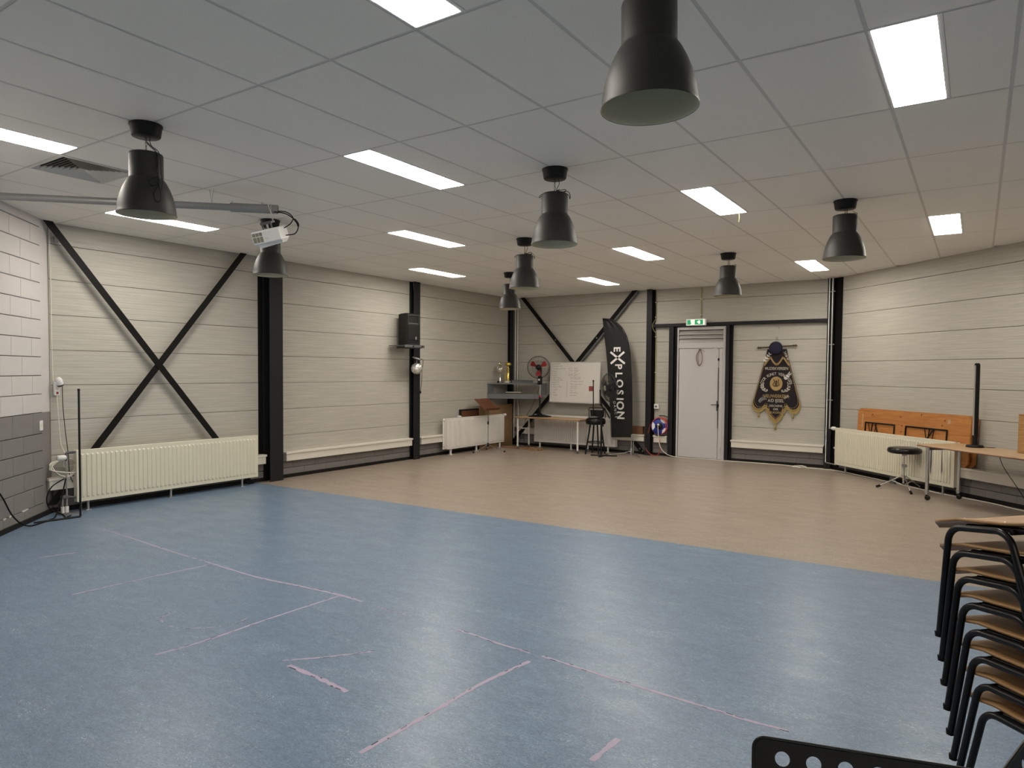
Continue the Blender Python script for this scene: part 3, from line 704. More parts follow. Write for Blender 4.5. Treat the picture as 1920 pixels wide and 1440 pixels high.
# valve, pipes and their fittings at its left end
part('valve_head', MB().lathe([(.0, 0), (.024, .004), (.030, .02), (.032, .05), (.030, .085), (.022, .098), (0, .10)], 16, T(1.19, -.165, .635, 0, R(-90), 0)), 'whitep', r1)
part('valve_body', MB().tube([(1.19, -.165, .60), (1.19, -.165, .68), (1.20, -.165, .69), (1.285, -.165, .69)], .013, 10), 'greydark', r1)
part('supply_pipe', MB().tube([(1.19, -.165, .60), (1.19, -.165, .07)], .0095, 10).tube([(1.145, -.165, .20), (1.145, -.165, .07)], .0095, 10), 'galv', r1)
part('lower_valve', MB().cbox(1.125, 1.21, -.182, -.148, .165, .20, .005).tube([(1.20, -.165, .18), (1.287, -.165, .165)], .012, 10), 'greydark', r1)
part('floor_collar', MB().tube([(1.145, -.165, .0), (1.145, -.165, .075)], .019, 12).tube([(1.19, -.165, .0), (1.19, -.165, .075)], .019, 12), 'whitep', r1)
part('floor_rosette', MB().lathe([(.12, 0), (.12, .004), (.03, .006)], 28, T(1.18, -.22, 0)), 'greydark', r1)
r2 = radiator('left', 8.11, 10.10, .115, .725, .115, .20, .0385, 'radwhite', 'white radiator behind the wooden music stand', (8.26, 9.12, 9.98), gap=.05, footm='whitep', footw=.017, ribw=.5, marg=.035)
part('bleed_plug', MB().lathe([(.013, 0), (.012, .02), (0, .021)], 10, T(8.085, -.128, .675, R(90), 0, 0)).bx(8.068, 8.103, -.133, -.127, .155, .175), 'galv', r2)
part('valve_head', MB().lathe([(.0, 0), (.024, .004), (.030, .02), (.030, .07), (.022, .085), (0, .09)], 14, T(10.115, -.17, .70, 0, R(90), 0)), 'whitep', r2)
part('cloth_on_top', MB().lathe([(.0, 0), (.04, .003), (.05, .02), (.03, .035), (0, .04)], 10, T(8.55, -.15, .723)), 'white', r2)
r3 = radiator('back', -3.93, -1.99, .12, .72, .115, .20, .0485, 'radwhite', 'white radiator behind the desk and bar stool on the back wall', (-3.80, -3.03, -2.17), gap=.03, footm='whitep', footw=.015, ribw=.5, marg=.04)
r4 = radiator('right', .385, 2.83, .125, .745, .128, .20, .048, 'cream', 'cream radiator with scuffed right end along the angled wall', (.62, 2.62), gap=.05, ribw=.5, marg=.045)
part('valve_head', MB().lathe([(.0, 0), (.024, .004), (.031, .02), (.031, .08), (.022, .10), (0, .105)], 16, T(.37, -.18, .725, 0, R(-90), 0)), 'whitep', r4)
part('bracket', MB().cbox(1.62, 1.72, -.17, -.14, .0, .13, .003), 'greydark', r4)
part('scuff_marks', MB().prism([(2.42, .60), (2.47, .61), (2.46, .40), (2.44, .25), (2.42, .35)], -.2088, -.2083, plane='xz').prism([(2.60, .66), (2.63, .66), (2.64, .33), (2.62, .28)], -.2088, -.2083, plane='xz').prism([(2.70, .70), (2.71, .70), (2.70, .42)], -.2088, -.2083, plane='xz'), 'greydark', r4)

# ------------------------------------------------------------------ left corner: lamp, sockets, cables
t = thing('floor_lamp', 'thin black L-shaped corner lamp standing left of the cream radiator', 'lamp', (-4.089, 1.16, 0))
part('pole', MB().cbox(-.009, .009, -.009, .009, .012, 1.42, .002), 'blackp', t)
part('base_bar', MB().cbox(-.068, .012, -.45, .012, .0, .014, .002, X=None) if False else MB().tube([(0, 0, .008), (-.055, -.445, .008)], .012, 6), 'blackp', t)
part('light_strip', MB().bx(-.006, .006, .009, .0105, .03, 1.40), 'white', t); part('end_cap', MB().cbox(-.011, .011, -.011, .011, 1.40, 1.425, .003), 'blackp', t)
t = thing('wall_socket', 'white wall socket on the grey block wall', 'socket', wp('near', -.25, 0, 1.015), WALL['near'][1])
part('plate', MB().cbox(-.037, .037, -.012, 0, -.055, .055, .004), 'whitep', t); part('outlet', MB().lathe([(.022, 0), (.020, .002), (.0, -.004)], 18, T(.0, -.0125, .005, R(90), 0, 0)), 'tbar', t)
t = thing('power_strip', 'white power strip with red switch hanging in the left corner', 'power strip', (-4.60, 1.155, 1.40))
part('body', MB().cbox(-.02, .025, -.028, .028, -.06, .09, .006, 2), 'whitep', t); part('switch', MB().cbox(.024, .03, -.012, .012, -.045, -.02, .002), 'red', t)
part('outlet', MB().lathe([(.018, 0), (.016, .003), (0, .0)], 14, T(.025, 0, .02, 0, R(90), 0)), 'tbar', t)
part('cord', MB().tube(smoothpath([(.01, 0, -.06), (.015, .012, -.35), (.02, .03, -.62), (.06, .06, -.75), (.03, .045, -.86), (.05, .1, -.92)], 6), .006, 6), 'cable_w', t)
t = thing('adapter_plug', 'white plug-in adapter with black end above the power strip', 'adapter', (-4.555, 1.17, 1.49))
part('shell', MB().lathe([(0, .06), (.022, .055), (.034, .03), (.036, -.01), (.034, -.03)], 16, T(0, 0, 0, R(20), R(15), 0)), 'whitep', t)
part('black_face', MB().lathe([(0, -.05), (.03, -.046), (.035, -.032), (.035, -.028)], 16, T(0, 0, 0, R(20), R(15), 0)), 'blackp', t)
part('cord', MB().tube(smoothpath([(.02, .02, -.05), (.02, .025, -.3), (.03, .045, -.6), (.04, .065, -.85), (.05, .07, -1.05), (.06, .1, -1.15)], 6), .004, 6), 'rubber', t)
t = thing('cable_coil', 'coil of white cable lying on the ledge left of the radiator', 'cable', (-4.52, 1.21, .407))
cl = MB(); rnd = random.Random(4)
for i in range(6):
    a0 = rnd.random(); rx, ry = .075+.02*rnd.random(), .125+.03*rnd.random(); z = .03+.028*i
    cl.tube([(.012*(i-3)-.035*math.sin(q), ry*math.cos(q)-.02, .115+(.085+.012*math.sin(i*2.1))*math.sin(q)+.02*math.sin(q*2+a0*6)) for q in [2*math.pi*j/26 for j in range(26)]], .006, 6, closed=True)
part('coil', cl, 'cable_w', t); part('tie', MB().tube(smoothpath([(.02, .10, .02), (.05, .11, .08), (.03, .08, .16)], 5), .007, 6), 'rubber', t)
t = thing('hanging_cable', 'thin white cable running down the corner from the ceiling', 'cable', (-4.615, 1.12, 0))
part('cable', MB().tube(smoothpath([(.0, .0, CEIL-.006), (.008, -.01, 3.0), (.0, .0, 2.6), (.002, .0, 2.0), (.004, .005, 1.6), (.0, .01, 1.50)], 6), .0045, 6), 'cable_w', t)
part('junction_box', MB().cbox(-.012, .02, .05, .085, 3.08, 3.16, .008, 2), 'doorgrey', t)
t = thing('power_cable', 'black cable drooping from the block wall to the left corner floor', 'cable', (0, 0, 0))
part('cable', MB().tube(smoothpath([(-3.62, .12, .66), (-3.72, .215, .50), (-3.80, .31, .36), (-3.88, .41, .18), (-3.95, .52, .06), (-4.0, .62, .012), (-4.06, .74, .010), (-4.16, .88, .012), (-4.27, .98, .015), (-4.33, 1.06, .14), (-4.40, 1.13, .3), (-4.44, 1.17, .40)], 6), .0075, 6), 'rubber', t)
part('second_cable', MB().tube(smoothpath([(-4.46, 1.16, .395), (-4.37, .99, .33), (-4.36, .935, .2), (-4.40, .99, .08), (-4.43, 1.1, .012), (-4.2, 1.05, .012), (-4.12, 1.0, .010), (-4.22, 1.12, .012)], 6), .007, 6), 'rubber', t)

# ------------------------------------------------------------------ loudspeaker and mirror ball on the second column
t = thing('wall_shelf', 'small grey bracket shelf under the loudspeaker', 'shelf', (XL, 7.0, 2.085))
part('tray', MB().cbox(.02, .40, -.36, .17, .0, .014, .003), 'greydark', t); part('front_rail', MB().cbox(.395, .41, -.36, .17, -.022, .024, .003), 'greydark', t)
part('support_bar', MB().bx(.0, .38, .10, .13, -.03, 0).bx(.0, .38, -.13, -.10, -.03, 0), 'greydark', t)
for yy in (-.14, .1): part('bolt_head', MB().lathe([(.016, 0), (.015, .006), (0, .007)], 10, T(.411, yy, 0, 0, R(90), 0)), 'blackp', t)
t = thing('loudspeaker', 'black loudspeaker mounted high on the left wall column', 'speaker', (XL+.23, 6.93, 2.11), R(-6))
cab = MB(); cab.prism([(-.13, -.115), (-.13, .115), (.10, .155), (.125, .14), (.125, -.14), (.10, -.155)], 0, .55); part('cabinet', cab, 'blackmesh', t)
part('top_cap', MB().prism([(-.11, -.10), (-.11, .10), (.09, .14), (.115, .125), (.115, -.125), (.09, -.14)], .55, .562), 'blackp', t)
part('grille', MB().cbox(.125, .136, -.125, .125, .085, .36, .006, 2), 'blackmesh', t)
part('horn', MB().add([(.126, -.12, .38), (.126, .12, .38), (.126, .12, .52), (.126, -.12, .52), (.06, -.05, .43), (.06, .05, .43), (.06, .05, .47), (.06, -.05, .47)], [(0, 4, 5, 1), (1, 5, 6, 2), (2, 6, 7, 3), (3, 7, 4, 0), (4, 7, 6, 5)]).bx(.125, .14, -.135, .135, .362, .385).bx(.125, .14, -.135, .135, .518, .54).bx(.125, .14, -.135, -.118, .385, .518).bx(.125, .14, .118, .135, .385, .518), 'fanblack', t)
part('horn_lip', MB().add([(.128, -.118, .386), (.128, .118, .386), (.09, .055, .43), (.09, -.03, .455)], [(0, 1, 2, 3)]), 'greypipe', t)
part('port', MB().cbox(.126, .134, -.11, .12, .028, .068, .003), 'blackp', t); part('port_lip', MB().cbox(.128, .142, -.12, .13, .012, .026, .003), 'fanblack', t)
part('badge', MB().cbox(.136, .140, .045, .07, .10, .15, .003), 'silver', t)
t = thing('mirror_ball', 'silver mirror ball with motor on the column below the loudspeaker', 'mirror ball', (XL+.22, 7.17, 1.69))
ball = MB(); rb = .103; rnd = random.Random(3)
ball.lathe([(0, -rb*.97)]+[(rb*.965*math.cos(a), rb*.965*math.sin(a)) for a in [R(-80+16*i) for i in range(11)]]+[(0, rb*.97)], 24); part('core', ball, 'greydark', t)
fac = MB(); NL = 13
for i in range(NL):
    la = -math.pi/2+math.pi*(i+.5)/NL; nn = max(4, round(2*NL*math.cos(la)))
    for j in range(nn):
        lo = 2*math.pi*j/nn; dl = math.pi/NL*.46; dn = math.pi/nn*.92
        X = T(rz=0); jit = Vector((rnd.uniform(-1, 1), rnd.uniform(-1, 1), rnd.uniform(-1, 1)))*.0035
        c = []
        for a, b_ in ((-1, -1), (-1, 1), (1, 1), (1, -1)):
            l2 = la+a*dl; o2 = lo+b_*dn; c.append(Vector((math.cos(l2)*math.cos(o2), math.cos(l2)*math.sin(o2), math.sin(l2)))*rb + jit*(a*.5+b_*.5))
        fac.add(c, [(0, 1, 2, 3)])
part('mirror_facets', fac, 'mirror', t)['kind'] = 'stuff'
part('motor', MB().lathe([(.07, 0), (.075, .01), (.07, .028), (.0, .03)], 20, T(0, -.02, .175, R(-14), R(12), 0)), 'aluminium', t)
part('mount_arm', MB().bx(-.125, .02, -.014, .014, .158, .172), 'blackp', t); part('spindle', MB().tube([(0, 0, .10), (0, 0, .175)], .005, 6), 'galv', t)
part('cord', MB().tube(smoothpath([(.0, .02, .18), (.06, .09, .17), (.03, .14, .10), (.0, .15, -.05), (-.02, .165, -.25), (-.03, .14, -.42)], 6), [.004]*26+[.004]*4+[.012], 6) if False else MB().tube(smoothpath([(.0, .02, .18), (.06, .09, .17), (.03, .14, .10), (.0, .15, -.05), (-.02, .165, -.25), (-.03, .14, -.42)], 6), .0045, 6).lathe([(0, -.03), (.014, -.028), (.016, 0), (.008, .02)], 10, T(-.03, .14, -.43)), 'rubber', t)

# ------------------------------------------------------------------ far left corner: shelf, trophies, boards
t = thing('corner_shelf', 'grey two-board corner shelf carrying trophies in the far left corner', 'shelf', (0, 0, 0))
poly = [(XL+.005, 9.72), (-3.66, 10.38), (-3.66, YB-.13), (-4.40, YB-.13), (-4.40, 10.485), (XL+.005, 10.485)]
part('top_board', MB().prism(poly, 1.375, 1.40), 'shelfgrey', t); part('bottom_board', MB().prism(poly, 1.145, 1.17), 'shelfgrey', t)
def along(mb, a, b, th, z0, z1):
    a = Vector((a[0], a[1], 0)); b = Vector((b[0], b[1], 0)); d = (b-a).normalized(); n = Vector((-d.y, d.x, 0))*th
    return mb.prism([tuple(p)[:2] for p in (a, b, b+n, a+n)], z0, z1)
part('front_apron', along(MB(), (XL+.03, 9.723), (-3.66, 10.383), .018, 1.065, 1.145), 'shelfgrey', t)
part('end_panel', along(MB(), (XL+.03, 9.722), (XL+.03, 9.9), -.018, 1.17, 1.375), 'shelfgrey', t); part('wall_panel_end', MB().bx(-3.69, -3.66, 10.40, YB-.13, 1.17, 1.375), 'shelfgrey', t)
t = thing('trophy', 'silver two-handled trophy cup on the corner shelf', 'trophy', (-4.46, 9.96, 1.40))
part('base', MB().lathe([(.065, 0), (.065, .035), (.05, .045), (.0, .045)], 20), 'blackp', t); part('base_plate', MB().bx(.02, .067, -.06, .0, .008, .04), 'silver', t)
part('cup', MB().lathe([(.035, .045), (.03, .07), (.014, .10), (.010, .15), (.018, .165), (.012, .18), (.03, .20), (.055, .24), (.068, .29), (.070, .32), (.066, .32), (.05, .25), (.0, .21)], 24), 'silver', t)
for s in (-1, 1): part('handle', MB().tube(smoothpath([(.0, s*.035, .21), (.0, s*.075, .25), (0, s*.098, .31), (0, s*.104, .345), (0, s*.085, .352), (0, s*.066, .325)], 5), .007, 8), 'silver', t)
part('medal_ring', MB().tube([(0, .042*math.cos(a), .405+.042*math.sin(a)) for a in [2*math.pi*i/20 for i in range(20)]], .008, 6, closed=True).tube([(0, 0, .32), (0, 0, .365)], .005, 6).lathe([(.03, -.004), (.03, .004)], 16, T(0, 0, .405, 0, R(90), 0)), 'silver', t)
t = thing('trophy', 'gold column trophy with bowl top beside the silver cup', 'trophy', (-4.36, 10.12, 1.40))
part('base', MB().cbox(-.05, .05, -.05, .05, 0, .045, .004), 'boardwhite', t); part('name_plate', MB().bx(.0505, .052, -.025, .025, .012, .033), 'brassrod', t)
part('column', MB().lathe([(.032, .045), (.032, .33), (.02, .335)], 18), 'goldmetal', t)
part('bowl', MB().lathe([(.018, .335), (.012, .35), (.03, .37), (.065, .385), (.072, .41), (.055, .435), (.02, .455), (0, .46)], 20), 'goldmetal', t)
part('rear_column', MB().lathe([(.012, 0), (.012, .20)], 8, T(-.06, -.03, 0)), 'goldmetal', t)
t = thing('storage_box', 'flat grey box lying on the corner shelf right of the trophies', 'box', (-4.06, 10.37, 1.40), R(34)); part('body', MB().cbox(-.30, .16, -.06, .10, 0, .05, .004), 'shelfgrey', t); part('lid', MB().cbox(-.31, .17, -.07, .11, .05, .062, .003), 'greydark', t)
for i, (lab, mm, dx, w_, z) in enumerate((('thick dark book under papers on lower corner shelf', 'bookdark', 0, .20, .0), ('pale paper stack on top of books, lower corner shelf', 'paper', .03, .24, .024))):
    t = thing('book' if i == 0 else 'paper_stack', lab, 'book' if i == 0 else 'papers', (-4.25, 10.12, 1.171+z), R(34))
    if i == 0: part('cover', MB().cbox(-.17, .15, -.10, .10, 0, .022, .003), mm, t); part('pages', MB().bx(-.165, .152, -.097, .097, .004, .018), 'paper', t)
    else: part('sheets', MB().cbox(-.14, .19, -.125, .09, 0, .012, .001), mm, t); part('top_sheet', MB().bx(-.12, .17, -.13, .08, .0125, .014), 'boardwhite', t)
# OSB sheet and framed panel behind the radiator
t = thing('osb_board', 'oriented strand board sheet leaning behind the radiator', 'board', (XL+.092, 9.95, 0)); t.rotation_euler = (0, R(-.4), 0)
part('sheet', MB().cbox(-.009, .009, -.63, .625, .002, .925, .001), 'osb', t)
t = thing('framed_panel', 'brown panel with black edge standing behind the white radiator', 'panel', (XL+.055, 9.12, .33)); t.rotation_euler = (0, R(-3), 0)
part('frame', MB().bx(-.015, .015, -.40, -.365, 0, .54).bx(-.015, .015, .36, .40, 0, .54).bx(-.015, .015, -.365, .36, .51, .54).bx(-.015, .015, -.365, .36, 0, .03), 'blackp', t); part('panel', MB().bx(-.008, .008, -.365, .36, .03, .51), 'brownwood', t)
# wooden music stand
t = thing('music_stand', 'wooden desk music stand in front of the white radiator', 'music stand', (-4.27, 9.25, 0), 0)
ft = [(.185, -.37), (-.09, -.33), (.10, .30)]
for x, y in ((-.02, -.48), (.40, .02), (-.16, .18)):
    lg = part('tripod_leg', MB().tube([(0, 0, .14), (x*.5, y*.5, .06), (x, y, .012)], .0075, 8), 'chrome', t); part('rubber_foot', MB().lathe([(.0, 0), (.016, .0), (.017, .02), (.010, .032)], 10, T(x, y, 0)), 'rubber', lg)
part('hub', MB().lathe([(.018, .09), (.024, .1), (.024, .15), (.014, .17)], 12), 'blackp', t)
part('lower_tube', MB().tube([(0, 0, .06), (0, 0, .58)], .0095, 10), 'chrome', t); part('clutch', MB().lathe([(.014, .55), (.017, .56), (.017, .60), (.012, .62)], 12).tube([(0, -.03, .585), (0, .015, .585)], .006, 6), 'blackp', t)
part('upper_tube', MB().tube([(0, 0, .60), (0, 0, .94)], .0065, 8), 'brassrod', t)
X = T(0, 0, .98, 0, 0, R(28)) @ T(0, 0, 0, R(-62), 0, 0)
dk = part('desk', MB().cbox(-.24, .24, -.009, .009, -.15, .20, .003, X=T(-.005, -.02, .955, 0, 0, R(90)) @ T(0, 0, 0, R(-52), 0, 0)), 'brownwood', t)
part('ledge', MB().cbox(-.25, .25, -.055, .009, -.165, -.15, .004, X=T(-.005, -.02, .955, 0, 0, R(90)) @ T(0, 0, 0, R(-52), 0, 0)), 'brownwood', dk)

# ------------------------------------------------------------------ back wall: desk, fan, whiteboard, stool, fan, flag
t = thing('desk', 'beech-topped desk on white castor legs under the whiteboard', 'table', (-3.265, 10.21, 0))
part('top', MB().cbox(-.80, .775, -.30, .25, .665, .692, .006, 2), 'beech', t); part('edge_band', MB().cbox(-.802, .777, -.303, .253, .672, .680, .002), 'brownwood', t)
for x in (-.73, .705):
    for y in (-.25, .20):
        lg = part('leg', MB().tube([(x, y, .06), (x, y, .665)], .019, 12), 'white', t)
        cs = part('castor', MB().lathe([(.0, -.014), (.026, -.012), (.028, 0), (.026, .012), (0, .014)], 14, T(x+.012, y, .028, R(90), 0, 0)).tube([(x, y, .03), (x, y, .07)], .014, 8), 'greydark', lg)
    part('side_rail', MB().bx(x-.012, x+.012, -.25, .20, .625, .665), 'white', t)
t = thing('pedestal_fan', 'black pedestal fan with red blades standing on the desk', 'fan', (-3.62, 10.24, .692))
part('base', MB().lathe([(.0, 0), (.25, 0), (.245, .012), (.16, .03), (.06, .048), (.03, .08), (0, .08)], 32, T(0, 0, 0)) , 'blackp', t)
part('lower_pole', MB().tube([(0, 0, .06), (0, 0, .43)], .019, 12), 'blackp', t); part('collar', MB().lathe([(.022, .41), (.026, .42), (.026, .445), (.015, .455)], 14), 'red', t)
part('upper_pole', MB().tube([(0, 0, .44), (0, 0, .70)], .013, 12), 'galv', t); part('control_box', MB().cbox(-.04, .04, -.045, .035, .68, .86, .012, 2).tube([(0, 0, .85), (0, .02, 1.0)], .03, 10), 'blackp', t); part('label_plate', MB().bx(-.02, .025, -.0465, -.0455, .765, .81), 'whitep', t)
def cage(r, dep, X, wires=36, rings=3, wr=.0012):
    mb = MB(); mb.tube([(r*math.cos(a), 0, r*math.sin(a)) for a in [2*math.pi*i/40 for i in range(40)]], .006, 6, closed=True, X=X)
    for s in (-1, 1):
        for k in range(rings):
            rr = r*(.25+.65*k/(rings-1)); mb.tube([(rr*math.cos(a), s*dep*(1-.5*(rr/r)**2), rr*math.sin(a)) for a in [2*math.pi*i/28 for i in range(28)]], wr, 4, closed=True, X=X)
        for i in range(wires):
            a = 2*math.pi*i/wires
            mb.tube([(rr*math.cos(a), s*dep*(1-.5*(rr/r)**2) if rr < r else 0, rr*math.sin(a)) for rr in (r*.2, r*.55, r*.85, r)], wr, 4, X=X, caps=False)
    return mb
def blades(r, n, X, w0=.5, twist=.5):
    mb = MB()
    for i in range(n):
        a0 = 2*math.pi*i/n+math.pi/2+2*math.pi/3*.5; P = []
        for rr, ww in ((.2, .22), (.5, .34), (.8, .38), (.95, .24)):
            row = []
            for s in (-1, 1):
                a = a0+s*ww; row.append((rr*r*math.cos(a), s*twist*.05, rr*r*math.sin(a)))
            P.append(row)
        vs = [p for row in P for p in row]; mb.add(vs, [(2*k, 2*k+1, 2*k+3, 2*k+2) for k in range(3)], True, X); mb.add([(x, y+.003, z) for x, y, z in vs], [(2*k+1, 2*k, 2*k+2, 2*k+3) for k in range(3)], True, X)
    return mb
X = T(0, -.07, 1.05, 0, 0, R(25))
cg = part('cage', cage(.235, .07, X), 'blackp', t)
part('blades', blades(.20, 3, X), 'red', t); part('motor', MB().lathe([(0, -.05), (.05, -.045), (.06, 0), (.045, .10), (.02, .14), (0, .14)], 18, X @ T(0, 0, 0, R(-90), 0, 0)), 'blackp', t)
part('neck', MB().tube([(0, 0, .95), (0, .02, 1.04)], .03, 10), 'blackp', t)
part('cord', MB().tube(smoothpath([(.0, .04, .80), (-.10, .10, .55), (-.28, .12, .18), (-.32, .0, .02), (-.34, -.1, -.35), (-.30, -.1, -.68)], 6), .004, 5), 'rubber', t)
t = thing('whiteboard', 'whiteboard covered in handwritten lists, hung on the back wall brace', 'whiteboard', (-2.955, YB-.165, 1.43)); t.rotation_euler = (R(-3), 0, 0)
part('surface', MB().bx(-.585, .585, -.012, 0, -.42, .42), 'boardwhite', t)
part('frame', MB().cbox(-.60, -.583, -.018, .004, -.435, .435, .003).cbox(.583, .60, -.018, .004, -.435, .435, .003).cbox(-.583, .583, -.018, .004, .418, .435, .003).cbox(-.583, .583, -.018, .004, -.435, -.418, .003), 'aluminium', t)
part('pen_tray', MB().cbox(-.5, .5, -.05, -.01, -.445, -.434, .003), 'aluminium', t)
ink = MB(); rnd = random.Random(11)
def scribble(x, z, L, h=.012, words=1):
    w_ = L/words
    for k_ in range(words):
        xs = x+k_*w_; n = max(3, int(w_*.85/.011)); pts = [(xs+i*w_*.85/n, z+h*(rnd.random()-.5)*(1.5 if i % 2 else -1.0)) for i in range(n+1)]
        for (xa, za), (xb, zb_) in zip(pts[:-1], pts[1:]):
            d = Vector((xb-xa, zb_-za)); nn = Vector((-d.y, d.x)).normalized()*.0022
            ink.add([(xa+nn.x, -.0128, za+nn.y), (xb+nn.x, -.0128, zb_+nn.y), (xb-nn.x, -.0128, zb_-nn.y), (xa-nn.x, -.0128, za-nn.y)], [(0, 1, 2, 3)])
rowsL = [(.39, .21, 2, -.555), (.34, .22, 4, -.525), (.285, .30, 5, -.52), (.235, .09, 1, -.52), (.18, .11, 1, -.52), (.14, .11, 1, -.52), (.09, .22, 2, -.52), (.045, .24, 3, -.515), (-.005, .16, 2, -.52), (-.055, .17, 2, -.52), (-.10, .23, 2, -.51), (-.165, .10, 2, -.51), (-.225, .07, 1, -.51), (-.28, .12, 1, -.51)]
for i, (z, L_, w_, x) in enumerate(rowsL):
    scribble(x, z, L_, .016, w_)
    if i > 0: scribble(-.56, z, .018, .016, 1)
for z, segs in ((.295, ((-.16, .10, 2), (-.03, .11, 1))), (.25, ((-.15, .10, 2), (-.03, .16, 1))), (.215, ((-.01, .08, 1),)), (.175, ((-.16, .12, 2), (-.03, .16, 2))), (.145, ((-.15, .11, 2), (-.03, .11, 1))), (.105, ((-.12, .08, 2), (-.03, .19, 2))), (.075, ((-.1, .07, 1), (-.02, .19, 1))), (.02, ((-.1, .07, 2), (-.03, .25, 2))), (-.04, ((-.11, .30, 3),)), (-.09, ((-.1, .16, 2),)), (-.13, ((-.1, .17, 2),)), (-.175, ((-.1, .08, 1),)), (-.225, ((-.11, .21, 2),)), (-.28, ((-.1, .16, 2),))):
    for x, L_, w_ in segs: scribble(x, z, L_, .016, w_)
ink.add([(-.178, -.0127, -.30), (-.174, -.0127, -.30), (-.174, -.0127, .03), (-.178, -.0127, .03)], [(0, 1, 2, 3)])
part('handwriting', ink, 'ink', t)['kind'] = 'stuff'
part('picture_card', MB().bx(.345, .455, -.016, -.0125, -.178, -.075), 'redpic', t)
t = thing('bar_stool', 'black round bar stool in front of the desk end', 'stool', (-2.245, 10.13, 0))
part('seat', MB().lathe([(0, .60), (.17, .60), (.195, .615), (.20, .66), (.195, .70), (.17, .725), (.05, .735), (0, .735)], 32), 'leather', t)
for i in range(4):
    a = R(45+90*i); part('leg', MB().tube([(.11*math.cos(a), .11*math.sin(a), .61), (.205*math.cos(a), .205*math.sin(a), .0)], .0165, 8), 'blackp', t)
part('foot_ring', MB().tube([(.168*math.cos(a), .168*math.sin(a), .24) for a in [2*math.pi*i/28 for i in range(28)]], .010, 8, closed=True), 'blackp', t)
t = thing('carry_case', 'small black case with wire handle standing on the bar stool', 'case', (-2.225, 10.15, .736))
part('case', MB().prism([(-.11, .02), (-.09, .0), (.10, .0), (.12, .02), (.14, .15), (-.13, .15)], -.06, .06, plane='xz'), 'blackp', t)
part('handle', MB().tube([(-.175, 0, .0), (-.185, 0, .16), (-.17, 0, .195), (.16, 0, .20), (.185, 0, .17), (.18, 0, .0)], .009, 8), 'blackp', t)
part('grey_cloth', MB().lathe([(.10, 0), (.11, .012), (.06, .03), (0, .035)], 16, T(-.04, -.09, 0)), 'greydark', t)
t = thing('stick', 'thin black stick standing upright above the bar stool', 'stick', (-2.262, 10.06, .72)); t.rotation_euler = (0, R(-.8), 0)
part('shaft', MB().cbox(-.009, .009, -.009, .009, 0.04, .74, .003), 'blackp', t); part('tip', MB().cbox(-.013, .013, -.013, .013, .74, .77, .003), 'rubber', t)
t = thing('stand_fan', 'black floor-standing fan turned sideways before the feather flag', 'fan', (-2.02, 9.93, 0))
for i in range(2):
    a = R(20+75*i); part('foot', MB().cbox(-.26, .26, -.022, .022, 0, .022, .006, X=T(.06, 0, .0, 0, 0, a)), 'blackp', t)
part('pole', MB().tube([(0, 0, .02), (0, 0, .62)], .019, 12).tube([(0, 0, .60), (0, 0, .80)], .013, 12), 'blackp', t); part('yoke', MB().tube(smoothpath([(0, 0, .78), (.03, .02, .88), (.0, .02, .98), (-.04, .03, 1.12), (-.05, .03, 1.30)], 6), .014, 8), 'blackp', t)
part('height_knob', MB().lathe([(0, 0), (.022, .004), (.022, .022), (0, .024)], 10, T(.015, 0, .60, 0, R(90), 0)), 'blackp', t)
X = T(.165, .0, 1.345, R(6), 0, R(-38))
part('cage', cage(.285, .10, X, 64, 6, .0021), 'fanblack', t); part('blades', blades(.25, 5, X), 'fanblack', t); part('motor', MB().lathe([(0, -.06), (.055, -.055), (.07, 0), (.06, .12), (.03, .17), (0, .17)], 18, X @ T(0, 0, 0, R(-90), 0, 0)), 'blackp', t)
part('arm', MB().tube([(-.05, .03, 1.02), (.06, .07, .88), (.14, .08, .74)], .012, 8), 'blackp', t)

# feather flag
t = thing('feather_flag', 'tall black feather flag with white EXPLOSION lettering', 'flag', (-1.57, 10.36, 0))
YF = 0.0
right = [(0.0, .36), (-.005, 1.0), (-.02, 1.5), (-.038, 1.735), (-.058, 2.0), (-.095, 2.21), (-.15, 2.38), (-.245, 2.54), (-.35, 2.63), (-.455, 2.70), (-.56, 2.715), (-.66, 2.728)]
leftp = [(-.435, .335), (-.445, .60), (-.475, .98), (-.51, 1.40), (-.548, 1.84), (-.585, 2.15), (-.628, 2.435), (-.645, 2.58), (-.655, 2.66), (-.660, 2.69), (-.662, 2.71), (-.664, 2.722)]
fm = MB(); NR, NC = 44, 16
def interp(pl, s):
    x = s*(len(pl)-1); i = min(int(x), len(pl)-2); q = x-i; return (pl[i][0]*(1-q)+pl[i+1][0]*q, pl[i][1]*(1-q)+pl[i+1][1]*q)
for side in (0, 1):
    vs = []
    for i in range(NR+1):
        s = i/NR; a, b_ = interp(leftp, s), interp(right, s)
        for j in range(NC+1):
            q = j/NC; x = a[0]*(1-q)+b_[0]*q; z = a[1]*(1-q)+b_[1]*q
            fold = .030*math.sin(q*17+.5)*max(0, (s-.58)/.42)**.8*math.sin(math.pi*min(1, q*1.05))*(1.0 if s < .98 else .4)
            y = .012*math.sin(s*9+q*2.5)*q*(1-q)*4*.6 + fold
            vs.append((x, YF+y+side*.0025, z))
    fs = [(i*(NC+1)+j, i*(NC+1)+j+1, (i+1)*(NC+1)+j+1, (i+1)*(NC+1)+j) for i in range(NR) for j in range(NC)]
    fm.add(vs, fs, True)
part('cloth', fm, 'flag', t)
part('pole', MB().tube(smoothpath([(.006, .004, .02), (.006, .004, .4), (.002, .004, 1.0), (-.014, .004, 1.5), (-.032, .004, 1.735), (-.052, .004, 2.0), (-.089, .004, 2.21), (-.144, .004, 2.385), (-.24, .004, 2.547), (-.345, .004, 2.637), (-.455, .004, 2.707), (-.66, .004, 2.733)], 4), .0085, 8), 'blackp', t)
lt = MB()
